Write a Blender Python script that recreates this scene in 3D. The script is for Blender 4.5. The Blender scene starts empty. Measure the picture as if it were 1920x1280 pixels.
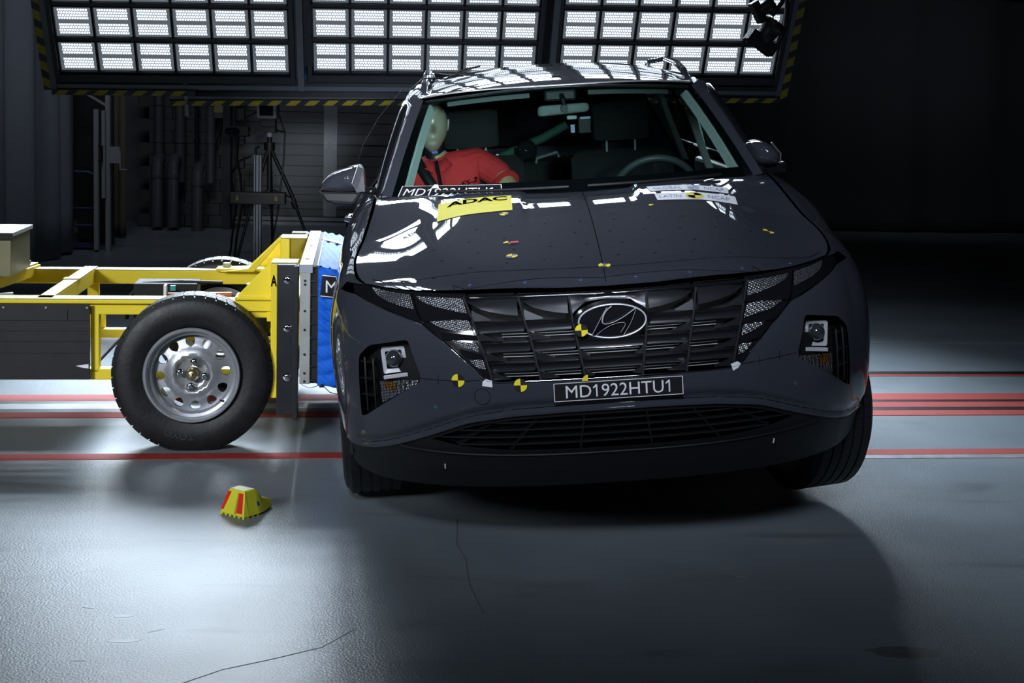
import math
import bpy, bmesh, random
from mathutils import Vector, Matrix, Euler
from mathutils.geometry import delaunay_2d_cdt
random.seed(7)
PI = math.pi
SC = bpy.context.scene; COL = SC.collection
# ---------------------------------------------------------------- camera
TH, RHO, CAMH, FPX, CV = .08144664, .02019916, 1.5278371, 2767.872, 401.602
cd = bpy.data.cameras.new('camera'); cam = bpy.data.objects.new('camera', cd); COL.objects.link(cam)
cd.sensor_width = 36; cd.lens = FPX / 1920 * 36; cd.shift_y = (CV - 640) / 1920; cd.clip_end = 200
F_ = Vector((0, math.cos(TH), -math.sin(TH))); U0 = Vector((0, math.sin(TH), math.cos(TH))); R0 = Vector((1, 0, 0))
Rr = math.cos(RHO) * R0 + math.sin(RHO) * U0; Uu = -math.sin(RHO) * R0 + math.cos(RHO) * U0
M = Matrix((Rr, Uu, -F_)).transposed().to_4x4(); M.translation = (0, 0, CAMH); cam.matrix_world = M
SC.camera = cam
# ---------------------------------------------------------------- world, exposure
w = bpy.data.worlds.new('world'); SC.world = w; w.use_nodes = True
w.node_tree.nodes['Background'].inputs[0].default_value = (.35, .45, .7, 1)
w.node_tree.nodes['Background'].inputs[1].default_value = .004
SC.view_settings.view_transform = 'Standard'; SC.view_settings.look = 'None'
SC.view_settings.gamma = 1; SC.view_settings.exposure = 0.0; SC.view_settings.use_curve_mapping = False
# unseen fill lamps: two front ones, then extras added for dummy and background
def area(name, loc, target, sx, sy, power, col, spread=PI):
    l = bpy.data.lights.new(name, 'AREA'); l.shape = 'RECTANGLE'; l.size = sx; l.size_y = sy; l.energy = power; l.color = col; l.spread = spread
    o = bpy.data.objects.new(name, l); COL.objects.link(o); o.location = loc
    o.rotation_euler = (Vector(target) - Vector(loc)).to_track_quat('-Z', 'Y').to_euler(); return o
area('fill_light', (-4.8, -1.0, 3.4), (-1.5, 6.2, .45), 1.6, 1.2, 20, (.88, .94, 1), .55)
area('fill_light', (-.6, -2.6, 5.6), (.55, 5.5, .9), 2.6, 1.4, 15, (.78, .86, 1), .42)
area('fill_light', (1.3, -4.2, 2.2), (-.26, 7.1, 1.30), .8, .6, 6.5, (.86, .93, 1), .17)  # added to brighten the dummy through the windscreen
area('fill_light', (-2.7, 10.9, 5.6), (-3.0, 15.6, .9), 2.0, .8, 8, (.80, .87, 1), 1.2)  # added to lift the dark background at the far left
area('fill_light', (4.6, 12.0, 4.6), (4.6, 17.1, 1.9), 2.4, .6, 3.2, (.80, .88, 1), .75)  # added to bring the long dark curtain out of black
area('fill_light', (-3.0, 10.6, 3.2), (-4.15, 12.5, 1.3), .8, .5, 2.6, (.80, .88, 1), 1.5)  # added to brighten the left curtain alone
TAU = .1066424
YT = 6.247217
LON = Vector((math.cos(TAU), math.sin(TAU), 0)); LAT = Vector((-math.sin(TAU), math.cos(TAU), 0))
def trk(u, l, z=0): return LON * u + LAT * l + Vector((0, YT, z))
# ---------------------------------------------------------------- materials
def nodes(name):
    m = bpy.data.materials.new(name); m.use_nodes = True; nt = m.node_tree
    return m, nt, nt.nodes['Principled BSDF']
def mat(name, col, rough=.5, metal=0, coat=0, noise=None, bump=None, spec=.5, emis=None, trans=0):
    """noise=(scale, amount, roughness_amount) tone variation; bump=(scale, strength)"""
    m, nt, b = nodes(name)
    b.inputs['Base Color'].default_value = (*col, 1); b.inputs['Roughness'].default_value = rough
    b.inputs['Metallic'].default_value = metal; b.inputs['Coat Weight'].default_value = coat
    b.inputs['Coat Roughness'].default_value = .03; b.inputs['Specular IOR Level'].default_value = spec
    b.inputs['Transmission Weight'].default_value = trans
    if emis: b.inputs['Emission Color'].default_value = (*emis[0], 1); b.inputs['Emission Strength'].default_value = emis[1]
    tc = nt.nodes.new('ShaderNodeTexCoord')
    n = nt.nodes.new('ShaderNodeTexNoise'); nt.links.new(tc.outputs['Object'], n.inputs['Vector'])
    sc, am, ra = noise or (14, .08, .05)
    n.inputs['Scale'].default_value = sc; n.inputs['Detail'].default_value = 6
    mx = nt.nodes.new('ShaderNodeMix'); mx.data_type = 'RGBA'; nt.links.new(n.outputs['Fac'], mx.inputs['Factor'])
    mx.inputs['A'].default_value = (*[c * (1 - am) for c in col], 1); mx.inputs['B'].default_value = (*[min(1, c * (1 + am)) for c in col], 1)
    nt.links.new(mx.outputs['Result'], b.inputs['Base Color'])
    mr = nt.nodes.new('ShaderNodeMapRange'); mr.inputs['To Min'].default_value = max(0, rough - ra); mr.inputs['To Max'].default_value = rough + ra
    nt.links.new(n.outputs['Fac'], mr.inputs['Value']); nt.links.new(mr.outputs['Result'], b.inputs['Roughness'])
    if bump:
        n2 = nt.nodes.new('ShaderNodeTexNoise'); n2.inputs['Scale'].default_value = bump[0]; nt.links.new(tc.outputs['Object'], n2.inputs['Vector'])
        bp = nt.nodes.new('ShaderNodeBump'); bp.inputs['Strength'].default_value = bump[1]; bp.inputs['Distance'].default_value = .01
        nt.links.new(n2.outputs['Fac'], bp.inputs['Height']); nt.links.new(bp.outputs['Normal'], b.inputs['Normal'])
    return m
def link_math(nt, op, a, b=None, v=None):
    n = nt.nodes.new('ShaderNodeMath'); n.operation = op
    for i, x in enumerate((a, b)):
        if x is None: continue
        if isinstance(x, (int, float)): n.inputs[i].default_value = x
        else: nt.links.new(x, n.inputs[i])
    return n.outputs[0]
MT = {}
MT['paint'] = mat('grey_metallic_paint', (.041, .044, .058), .34, .03, 1, (300, .12, .03), spec=0)
MT['paint'].node_tree.nodes['Principled BSDF'].inputs['Coat Roughness'].default_value = .015
MT['black_gloss'] = mat('black_gloss', (.008, .008, .010), .12, 0, .6)
MT['black'] = mat('black_plastic', (.007, .007, .008), .5, spec=.35)
MT['black_matt'] = mat('black_matt', (.006, .006, .007), .8)
MT['grille'] = mat('dark_chrome_grille', (.038, .040, .047), .30, .6, .4)
MT['chrome'] = mat('chrome', (.75, .76, .80), .08, 1)
MT['darkchrome'] = mat('dark_chrome', (.10, .10, .12), .12, 1)
MT['rubber'] = mat('tyre_rubber', (.007, .007, .008), .5, 0, 0, (25, .35, .12), (60, .08), spec=.4)
MT['silver'] = mat('silver_wheel_paint', (.38, .39, .42), .32, .65, .3, (18, .06, .05))
MT['steel'] = mat('worn_steel', (.34, .35, .34), .55, .35, 0, (9, .25, .15))
MT['alu'] = mat('aluminium', (.30, .32, .36), .58, .3, spec=.25)
MT['yellow'] = mat('yellow_paint', (.80, .62, .02), .45, 0, .1, (7, .10, .08))
MT['wornyellow'] = mat('worn_yellow_paint', (.34, .29, .10), .62, .1, 0, (22, .35, .1))
MT['blackpaint'] = mat('black_steel_paint', (.014, .015, .019), .42, .2, .1, (8, .2, .1))
MT['panel'] = mat('black_rubber_sheet', (.010, .010, .013), .45, 0, 0, (12, .2, .08))
MT['blue'] = mat('blue_foil', (.012, .12, .60), .62, 0, 0, (16, .12, .08), (28, .35), spec=.12)
MT['white'] = mat('white_print', (.80, .80, .82), .5)
MT['sticker_black'] = mat('black_sticker', (.012, .011, .015), .5, spec=.2)
MT['sticker_yellow'] = mat('yellow_sticker', (.80, .72, .06), .6, spec=.1)
MT['mark_yellow'] = mat('yellow_marker', (.85, .70, .03), .6, spec=.1)
MT['red'] = mat('red_print', (.70, .05, .03), .6, spec=.1)
MT['bluep'] = mat('blue_print', (.05, .10, .45), .5)
MT['ink'] = mat('black_ink', (.003, .003, .004), .9, spec=0)
MT['trimgrey'] = mat('pale_grey_trim', (.74, .80, .78), .75, 0, 0, (60, .06, .05))
MT['visor'] = mat('grey_headliner_cloth', (.16, .18, .18), .85)
MT['dash'] = mat('dark_dashboard', (.014, .014, .015), .6, 0, 0, (80, .2, .1))
MT['cloth'] = mat('dark_seat_cloth', (.003, .003, .0035), .85, 0, 0, (90, .2, .05), (200, .2))
MT['skin'] = mat('dummy_vinyl', (.45, .31, .18), .42, 0, 0, (12, .1, .06))
MT['face'] = mat('dummy_face_vinyl', (.50, .42, .33), .38, .2, 0, (12, .1, .06))
MT['shirt'] = mat('red_cotton', (.52, .020, .024), .85, 0, 0, (40, .12, .05), (35, .35))
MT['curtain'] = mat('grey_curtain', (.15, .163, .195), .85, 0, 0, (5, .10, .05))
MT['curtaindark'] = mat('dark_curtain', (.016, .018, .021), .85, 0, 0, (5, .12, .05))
MT['curtainbeige'] = mat('beige_curtain', (.10, .085, .055), .9)
MT['wall'] = mat('grey_wall_panel', (.09, .095, .10), .6, 0, 0, (3, .1, .05))
MT['wallframe'] = mat('pale_door_frame', (.24, .255, .27), .5)
MT['bluetarp'] = mat('blue_sheeting', (.03, .07, .22), .35)
MT['darkblue'] = mat('dark_blue_tube', (.03, .04, .12), .4)
MT['pipe'] = mat('grey_pipe', (.06, .065, .07), .5)
MT['rigframe'] = mat('rig_frame', (.10, .11, .13), .45, .4)
MT['rigblack'] = mat('rig_black', (.012, .013, .018), .5)
MT['hazyellow'] = mat('hazard_yellow', (.20, .17, .012), .5)
MT['redline'] = mat('red_floor_paint', (.27, .034, .028), .7, 0, 0, (20, .35, .1), spec=.12)
MT['groove'] = mat('black_rail_slot', (.008, .008, .010), .35)
MT['railgrey'] = mat('grey_rail_strip', (.30, .31, .33), .35, .3, 0, (14, .25, .1))
MT['chock'] = mat('yellow_plastic', (.62, .60, .03), .4)
MT['chockred'] = mat('red_reflector', (.72, .02, .01), .35)
MT['orange'] = mat('orange_hose', (.50, .12, .03), .5)
MT['teal'] = mat('teal_clip', (.02, .25, .25), .5)
MT['brass'] = mat('brass', (.45, .38, .20), .25, .9)
MT['bezel'] = mat('satin_bezel', (.55, .56, .60), .3, .2)
MT['brightchrome'] = mat('satin_chrome', (.72, .73, .78), .28, .35, .5)
MT['lens'] = mat('projector_lens', (.03, .035, .04), .03, 0, 1, spec=1)
MT['green'] = mat('dark_green_cloth', (.01, .05, .035), .8)
def glass_mat():
    m, nt, b = nodes('window_glass'); nt.nodes.remove(b)
    t = nt.nodes.new('ShaderNodeBsdfTransparent'); t.inputs[0].default_value = (.55, .70, .67, 1)
    g = nt.nodes.new('ShaderNodeBsdfGlossy'); g.inputs['Roughness'].default_value = .01
    lw = nt.nodes.new('ShaderNodeLayerWeight'); lw.inputs[0].default_value = .5
    f0 = link_math(nt, 'POWER', lw.outputs['Facing'], 4.0); f = nt.nodes.new('ShaderNodeMath'); f.operation = 'MULTIPLY_ADD'; nt.links.new(f0, f.inputs[0]); f.inputs[1].default_value = .7; f.inputs[2].default_value = .035
    mx = nt.nodes.new('ShaderNodeMixShader'); nt.links.new(f.outputs[0], mx.inputs[0]); nt.links.new(t.outputs[0], mx.inputs[1]); nt.links.new(g.outputs[0], mx.inputs[2])
    nt.links.new(mx.outputs[0], nt.nodes['Material Output'].inputs[0]); return m
MT['glass'] = glass_mat()
def lamp_mat(name, col, scale):
    """faceted reflector behind clear lens: fine grid of bright prisms"""
    m, nt, b = nodes(name); tc = nt.nodes.new('ShaderNodeTexCoord'); mp = nt.nodes.new('ShaderNodeMapping')
    mp.inputs['Scale'].default_value = (scale, scale, scale); mp.inputs['Rotation'].default_value = (0, .25, 0)
    nt.links.new(tc.outputs['Object'], mp.inputs[0])
    v = nt.nodes.new('ShaderNodeTexVoronoi'); v.inputs['Scale'].default_value = 1; v.inputs['Randomness'].default_value = .25; nt.links.new(mp.outputs[0], v.inputs['Vector'])
    r = nt.nodes.new('ShaderNodeValToRGB'); r.color_ramp.elements[0].color = (*[c*1.0 for c in col], 1); r.color_ramp.elements[0].position = .25
    r.color_ramp.elements[1].color = (*[c * .12 for c in col], 1); r.color_ramp.elements[1].position = .6
    nt.links.new(v.outputs['Distance'], r.inputs[0]); nt.links.new(r.outputs[0], b.inputs['Base Color'])
    bp = nt.nodes.new('ShaderNodeBump'); bp.inputs['Strength'].default_value = .8; bp.inputs['Distance'].default_value = .004
    nt.links.new(v.outputs['Distance'], bp.inputs['Height']); nt.links.new(bp.outputs[0], b.inputs['Normal'])
    b.inputs['Metallic'].default_value = .7; b.inputs['Roughness'].default_value = .25; b.inputs['Coat Weight'].default_value = 1
    return m
MT['drl'] = lamp_mat('prismatic_lamp', (.46, .47, .51), 170)
MT['signal'] = lamp_mat('clear_signal_lamp', (.32, .32, .34), 110)
MT['amber'] = lamp_mat('amber_signal_lamp', (.55, .22, .03), 110)
def led_mat():
    """lamp unit face: 2 blocks of 4 staggered rows of round LEDs, UV 0..1 over the face"""
    m, nt, b = nodes('led_face'); nt.nodes.remove(b)
    tc = nt.nodes.new('ShaderNodeTexCoord'); s = nt.nodes.new('ShaderNodeSeparateXYZ'); nt.links.new(tc.outputs['UV'], s.inputs[0])
    L = lambda *a: link_math(nt, *a)
    U, V = s.outputs[0], s.outputs[1]
    v2 = L('FRACT', L('MULTIPLY', V, 2))                      # block
    vb = L('DIVIDE', L('SUBTRACT', v2, .13), .74)             # 0..1 in the block
    row = L('FLOOR', L('MULTIPLY', vb, 4)); fy = L('SUBTRACT', L('FRACT', L('MULTIPLY', vb, 4)), .5)
    ub = L('DIVIDE', L('SUBTRACT', U, .09), .82); off = L('MULTIPLY', L('MODULO', row, 2), .5)
    uu = L('ADD', L('MULTIPLY', ub, 11.5), off)
    fx = L('SUBTRACT', L('FRACT', uu), .5)
    d = L('SQRT', L('ADD', L('MULTIPLY', L('MULTIPLY', fx, fx), .95), L('MULTIPLY', fy, fy)))
    dot = nt.nodes.new('ShaderNodeMapRange'); dot.interpolation_type = 'SMOOTHSTEP'
    dot.inputs['From Min'].default_value = .36; dot.inputs['From Max'].default_value = .26; nt.links.new(d, dot.inputs[0])
    ins = L('MULTIPLY', L('MULTIPLY', L('GREATER_THAN', vb, 0), L('LESS_THAN', vb, 1)), L('MULTIPLY', L('GREATER_THAN', ub, 0), L('LESS_THAN', ub, 1)))
    k = L('MULTIPLY', dot.outputs[0], ins)
    e = nt.nodes.new('ShaderNodeEmission'); e.inputs[0].default_value = (.74, .86, 1, 1); nt.links.new(L('ADD', L('MULTIPLY', k, LED_E), L('ADD', L('MULTIPLY', ins, .28), .14)), e.inputs[1])
    nt.links.new(e.outputs[0], nt.nodes['Material Output'].inputs[0]); m.cycles.emission_sampling = 'FRONT'
    return m
LED_E = 6.5; LED_W = 1.75
MT['led'] = led_mat()
def floor_mat():
    m, nt, b = nodes('grey_epoxy_floor'); tc = nt.nodes.new('ShaderNodeTexCoord')
    def noise(sc, det=5, vec=None, dist=0):
        n = nt.nodes.new('ShaderNodeTexNoise'); n.inputs['Scale'].default_value = sc; n.inputs['Detail'].default_value = det; n.inputs['Distortion'].default_value = dist
        nt.links.new(vec or tc.outputs['Object'], n.inputs['Vector']); return n.outputs['Fac']
    r = nt.nodes.new('ShaderNodeValToRGB'); r.color_ramp.elements[0].position = .30; r.color_ramp.elements[1].position = .72
    r.color_ramp.elements[0].color = (.145, .170, .190, 1); r.color_ramp.elements[1].color = (.190, .222, .246, 1)
    nt.links.new(noise(1.7, 8), r.inputs[0])
    # scuffs and smudges with a shape of their own
    mp = nt.nodes.new('ShaderNodeMapping'); mp.inputs['Scale'].default_value = (1.2, 5, 1); nt.links.new(tc.outputs['Object'], mp.inputs[0])
    r2 = nt.nodes.new('ShaderNodeValToRGB'); r2.color_ramp.elements[0].position = .60; r2.color_ramp.elements[1].position = .74
    r2.color_ramp.elements[0].color = (1, 1, 1, 1); r2.color_ramp.elements[1].color = (.66, .66, .64, 1)
    nt.links.new(noise(1.1, 9, mp.outputs[0], .6), r2.inputs[0])
    mu = nt.nodes.new('ShaderNodeMix'); mu.data_type = 'RGBA'; mu.blend_type = 'MULTIPLY'; mu.inputs['Factor'].default_value = 1
    nt.links.new(r.outputs[0], mu.inputs['A']); nt.links.new(r2.outputs[0], mu.inputs['B']); nt.links.new(mu.outputs['Result'], b.inputs['Base Color'])
    mr = nt.nodes.new('ShaderNodeMapRange'); mr.inputs['To Min'].default_value = .25; mr.inputs['To Max'].default_value = .40
    nt.links.new(noise(2.3, 8), mr.inputs[0]); nt.links.new(mr.outputs[0], b.inputs['Roughness'])
    bp = nt.nodes.new('ShaderNodeBump'); bp.inputs['Strength'].default_value = .34; bp.inputs['Distance'].default_value = .004
    nt.links.new(noise(130, 3), bp.inputs['Height']); nt.links.new(bp.outputs[0], b.inputs['Normal'])
    b.inputs['Specular IOR Level'].default_value = .22
    return m
MT['floor'] = floor_mat()
PI = math.pi
# ---------------------------------------------------------------- car body shape functions (metres, car frame)
def pw(pts, x):
    if x <= pts[0][0]: return pts[0][1]
    for (a, b), (c, d) in zip(pts, pts[1:]):
        if x <= c: return b + (d - b) * (x - a) / (c - a)
    return pts[-1][1]
def smooth_table(pts, step=.02, n=3):
    """piecewise table resampled and softened so that panels have no hard kinks"""
    x0, x1 = pts[0][0], pts[-1][0]
    k = int(round((x1 - x0) / step)); xs = [x0 + (x1 - x0) * i / k for i in range(k + 1)]
    ys = [pw(pts, x) for x in xs]
    for _ in range(n * 3):
        ys = [ys[0]] + [(ys[i-1] + 2*ys[i] + ys[i+1]) / 4 for i in range(1, k)] + [ys[-1]]
    return xs, ys
def tb(t, x):
    xs, ys = t
    if x <= xs[0]: return ys[0]
    if x >= xs[-1]: return ys[-1]
    f = (x - xs[0]) / (xs[-1] - xs[0]) * (len(xs) - 1); i = min(int(f), len(xs) - 2); f -= i
    # cubic (Catmull-Rom)
    p0 = ys[max(i-1, 0)]; p1 = ys[i]; p2 = ys[i+1]; p3 = ys[min(i+2, len(ys)-1)]
    return p1 + .5*f*(p2-p0 + f*(2*p0-5*p1+4*p2-p3 + f*(3*(p1-p2)+p3-p0)))
NN, DD = 2.6, .95
T_Y0 = smooth_table([(.15,.16),(.3,.07),(.4,.03),(.5,.0),(.6,.0),(.7,.02),(.8,.045),(.86,.075),(.92,.125),(1.2,.13)])
T_ZS = smooth_table([(0,.90),(.45,.90),(.95,1.0),(1.3,1.11),(1.5,1.135),(4.5,1.17)])
T_XS = smooth_table([(0,.885),(.5,.885),(.95,.83),(1.3,.80),(1.5,.80),(1.8,.84),(4.5,.82)])
T_WM = smooth_table([(.15,.93),(.3,.955),(.45,.975),(.6,.98),(1.2,.98)])
def y0f(z): return tb(T_Y0, z)
def seam_z(y): return tb(T_ZS, y)
def Wf(z, y):
    zs, xs = seam_z(y), tb(T_XS, y)
    z0 = zs - .30; wm = tb(T_WM, z)
    if z <= z0: return wm
    q = min(1, (z - z0) / (zs - z0))
    return xs + (wm - xs) * math.sqrt(max(0, 1 - .96*q*q)) - (wm-xs)*.2*q**4
def kf(y, y0=0):
    yy = (y - y0) / (1 - y0 / DD)
    if yy >= DD: return 1
    return max(0, 1 - (1 - max(0, yy) / DD) ** NN) ** (1 / NN)
def surf(s, z):
    sg = -1 if s < 0 else 1; s = abs(s)
    if s < 1.2:
        ph = s / 1.2 * PI / 2
        yy = DD * (1 - math.cos(ph) ** (2 / NN)); k = math.sin(ph) ** (2 / NN)
    else: yy = DD + s - 1.2; k = 1
    y = yy + y0f(z) * max(0, 1 - yy / DD)
    x = k * Wf(z, y); t = min(1, max(0, (x - .86) / .11)); x += (.030 if sg > 0 else -.012) * t*t*(3-2*t)
    return (sg * x, y, z)
def s_of_x(x, z):
    a, b = 0, 1.2
    for _ in range(32):
        m = (a + b) / 2
        if surf(m, z)[0] < abs(x): a = m
        else: b = m
    return math.copysign((a + b) / 2, x)
def s_of_y(y, z):
    if y >= DD: return y - DD + 1.2
    y0 = y0f(z); yy = (y - y0) / (1 - y0 / DD)
    return 1.2 * 2 / PI * math.acos(min(1, max(0, 1 - yy / DD) ** (NN / 2)))
def on_body(x, z): return surf(s_of_x(x, z), z)
# bonnet
T_YF = smooth_table([(0,.115),(.233,.13),(.465,.18),(.63,.26),(.785,.45),(.86,.60),(1,.7)])
T_ZE = smooth_table([(0,.895),(.5,.897),(.63,.902),(.785,.905),(.843,.912),(1,.93)])
T_HP = smooth_table([(-.2,-.04),(0,0),(.045,.030),(.185,.066),(.385,.108),(.6,.1525),(.8,.1925),(.86,.2038),(.92,.2140),(1.0,.2272),(1.05,.2357),(1.4,.302)], n=1)
def hood_z(x, y):
    a = abs(x)
    z = tb(T_ZE, a) + tb(T_HP, y - tb(T_YF, a))
    xi = .205 + .03 * (1.2 - y)
    def ss(t): t = min(1, max(0, t)); return t*t*(3-2*t)
    z += .010 * ss((y - .55) / .65) * ss((a - xi) / .018) * ss((.62 - a) / .3)
    xo = .50 + .10 * (y - .19)
    d = a - xo; z -= .030 * (d + math.sqrt(d*d + .0009)) * .5 * ss((1.25 - y) / .5)
    # meet the fender seam
    k = tb(T_XS, y) * kf(y, y0f(.9))
    if k > .01:
        w = ss((a / k - .50) / .50)
        z = z * (1 - w) + w * (seam_z(y) - (a - k) * .10)
    return z
def seam_x(y): return tb(T_XS, y) * kf(y, y0f(min(.9, seam_z(y))))
# windscreen, u -1..1 across, v 0..1 upward
def ws(u, v):
    b = (.735*u, 1.14 + .26*u*u, 1.135); t = (.605*u, 1.95 + .13*u*u, 1.534 - .034*u*u)
    k = .03 * 4*v*(1-v) * (1 - .5*u*u)
    return (b[0]+(t[0]-b[0])*v, b[1]+(t[1]-b[1])*v - k*.45, b[2]+(t[2]-b[2])*v + k*.9)
# ---------------------------------------------------------------- builders
def tag(o, label=None, category=None, group=None, kind=None):
    for k, v in (('label', label), ('category', category), ('group', group), ('kind', kind)):
        if v: o[k] = v
    return o
def empty(name, loc, rot=(0, 0, 0), **k):
    o = bpy.data.objects.new(name, None); COL.objects.link(o); o.location = loc; o.rotation_euler = rot; o.empty_display_size = .1
    return tag(o, **k)
def link_mesh(name, me, parent=None, **k):
    o = bpy.data.objects.new(name, me); COL.objects.link(o)
    if parent: o.parent = parent
    return tag(o, **k)
class MB:
    """collects vertices and faces for ONE mesh"""
    def __init__(s): s.v = []; s.f = []; s.m = []; s.n = {}; s.uv = {}
    def add(s, vs, fs, mi=0):
        b = len(s.v); s.v += [tuple(p) for p in vs]; s.f += [tuple(i + b for i in f) for f in fs]; s.m += [mi] * len(fs); return b
    def box(s, c, d, rot=None, mi=0):
        x, y, z = [q / 2 for q in d]
        P = [Vector(p) for p in ((-x,-y,-z),(x,-y,-z),(x,y,-z),(-x,y,-z),(-x,-y,z),(x,-y,z),(x,y,z),(-x,y,z))]
        if rot: R = Euler(rot).to_matrix(); P = [R @ p for p in P]
        s.add([p + Vector(c) for p in P], [(0,3,2,1),(4,5,6,7),(0,1,5,4),(1,2,6,5),(2,3,7,6),(3,0,4,7)], mi); return s
    def b2(s, x0, x1, y0, y1, z0, z1, mi=0): return s.box(((x0+x1)/2, (y0+y1)/2, (z0+z1)/2), (abs(x1-x0), abs(y1-y0), abs(z1-z0)), None, mi)
    def bar(s, p, q, wd, ht, up=(0, 0, 1), mi=0):
        p, q = Vector(p), Vector(q); d = (q - p).normalized(); sd = d.cross(Vector(up)).normalized(); u = sd.cross(d)
        P = [a + sd * i * wd / 2 + u * j * ht / 2 for a in (p, q) for i, j in ((-1,-1),(1,-1),(1,1),(-1,1))]
        s.add(P, [(0,3,2,1),(4,5,6,7),(0,1,5,4),(1,2,6,5),(2,3,7,6),(3,0,4,7)], mi); return s
    def tube(s, pts, r, n=8, mi=0, closed=False):
        pts = [Vector(p) for p in pts]; k = len(pts); rs = r if isinstance(r, (list, tuple)) else [r] * k
        rings = []; prev = None
        for i, p in enumerate(pts):
            a = pts[(i-1) % k] if closed or i > 0 else p; b = pts[(i+1) % k] if closed or i < k-1 else p
            d = (b - a).normalized()
            if prev is None: prev = d.orthogonal().normalized()
            u = (prev - d * prev.dot(d)).normalized(); prev = u; v = d.cross(u)
            rings.append([p + (u * math.cos(t) + v * math.sin(t)) * rs[i] for t in [2*PI*j/n for j in range(n)]])
        s.loft(rings, closed=closed, cap=not closed, mi=mi); return s
    def loft(s, rings, closed=False, cap=True, mi=0, wrap=True):
        n = len(rings[0]); b = len(s.v); vs = [p for r in rings for p in r]; fs = []
        m = len(rings)
        for i in range(m if closed else m - 1):
            for j in range(n if wrap else n - 1):
                a, c = i * n, ((i + 1) % m) * n; fs.append((a + j, a + (j+1) % n, c + (j+1) % n, c + j))
        if cap and not closed and wrap: fs += [tuple(range(n))[::-1], tuple((m-1)*n + j for j in range(n))]
        s.add(vs, fs, mi); return s
    def lathe(s, prof, axis='x', n=32, c=(0, 0, 0), mi=0, closed=False):
        """prof: (along axis, radius)"""
        rings = []
        for a, r in prof:
            rg = []
            for j in range(n):
                t = 2*PI*j/n; p = (a, r*math.cos(t), r*math.sin(t))
                if axis == 'y': p = (p[2], p[0], p[1])
                if axis == 'z': p = (p[1], p[2], p[0])
                rg.append(Vector(p) + Vector(c))
            rings.append(rg)
        s.loft(rings, closed=closed, cap=not closed, mi=mi); return s
    def disc(s, c, nrm, r, n=24, mi=0, r2=None):
        nrm = Vector(nrm).normalized(); u = nrm.orthogonal().normalized(); v = nrm.cross(u)
        s.add([Vector(c) + (u*math.cos(2*PI*j/n) + v*math.sin(2*PI*j/n)) * r for j in range(n)], [tuple(range(n))], mi); return s
    def quad(s, a, b, c, d, mi=0): s.add([a, b, c, d], [(0, 1, 2, 3)], mi); return s
    def build(s, name, mats, parent=None, smooth=None, bevel=0, loc=None, rot=None, normals=None, **k):
        me = bpy.data.meshes.new(name); me.from_pydata([tuple(p) for p in s.v], [], s.f)
        for m in (mats if isinstance(mats, (list, tuple)) else [mats]): me.materials.append(MT[m] if isinstance(m, str) else m)
        me.polygons.foreach_set('material_index', s.m)
        if normals is None:
            bm = bmesh.new(); bm.from_mesh(me)
            if smooth: bmesh.ops.recalc_face_normals(bm, faces=bm.faces)
            bm.to_mesh(me); bm.free()
        me.update()
        if smooth or normals:
            me.polygons.foreach_set('use_smooth', [True] * len(me.polygons))
            if not normals: me.set_sharp_from_angle(angle=math.radians(smooth))
        if normals:
            nn = [n if n is not None else (0, 0, 0) for n in normals]
            me.normals_split_custom_set_from_vertices(nn)
        o = link_mesh(name, me, parent, **k)
        if loc is not None: o.location = loc
        if rot is not None: o.rotation_euler = rot
        if bevel:
            md = o.modifiers.new('bevel', 'BEVEL'); md.width = bevel; md.segments = 2; md.limit_method = 'ANGLE'; md.angle_limit = .6
        return o
def pip(p, poly):
    x, y = p; r = False; j = len(poly) - 1
    for i in range(len(poly)):
        xi, yi = poly[i]; xj, yj = poly[j]
        if (yi > y) != (yj > y) and x < (xj - xi) * (y - yi) / (yj - yi) + xi: r = not r
        j = i
    return r
def dens(poly, step, closed=True):
    out = []; n = len(poly)
    for i in range(n if closed else n - 1):
        a, b = poly[i], poly[(i+1) % n]; k = max(1, int(math.hypot(b[0]-a[0], b[1]-a[1]) / step))
        out += [(a[0] + (b[0]-a[0])*j/k, a[1] + (b[1]-a[1])*j/k) for j in range(k)]
    if not closed: out.append(poly[-1])
    return out
def cdt(outer, holes, step):
    """triangulate a 2-D region with holes, with interior grid points"""
    loops = [outer] + holes; pts = []; edges = []
    for L in loops:
        b = len(pts); pts += [Vector(p) for p in L]; edges += [(b+i, b+(i+1) % len(L)) for i in range(len(L))]
    xs = [p[0] for p in outer]; ys = [p[1] for p in outer]; bl = [(p[0], p[1]) for p in pts]
    cell = {}
    for p in bl: cell.setdefault((int(p[0]//step), int(p[1]//step)), []).append(p)
    y = min(ys) + step / 2; r = 0
    while y < max(ys):
        x = min(xs) + step * (.5 if r % 2 else 1)
        while x < max(xs):
            if pip((x, y), outer) and not any(pip((x, y), h) for h in holes):
                ci, cj = int(x//step), int(y//step)
                if not any(math.hypot(q[0]-x, q[1]-y) < step*.45 for i in (-1,0,1) for j in (-1,0,1) for q in cell.get((ci+i, cj+j), ())): pts.append(Vector((x, y)))
            x += step
        y += step; r += 1
    v, e, f, *_ = delaunay_2d_cdt(pts, edges, [], 0, 1e-6)
    v = [(p.x, p.y) for p in v]; F = []
    for t in f:
        c = (sum(v[i][0] for i in t) / 3, sum(v[i][1] for i in t) / 3)
        if pip(c, outer) and not any(pip(c, h) for h in holes): F.append(tuple(t))
    return v, F
def nrm_of(fn, a, b, e=.003):
    p = Vector(fn(a-e, b)); q = Vector(fn(a+e, b)); r = Vector(fn(a, b-e)); s = Vector(fn(a, b+e))
    n = (q - p).cross(s - r)
    return n.normalized() if n.length > 1e-12 else Vector((0, -1, 0))
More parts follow.
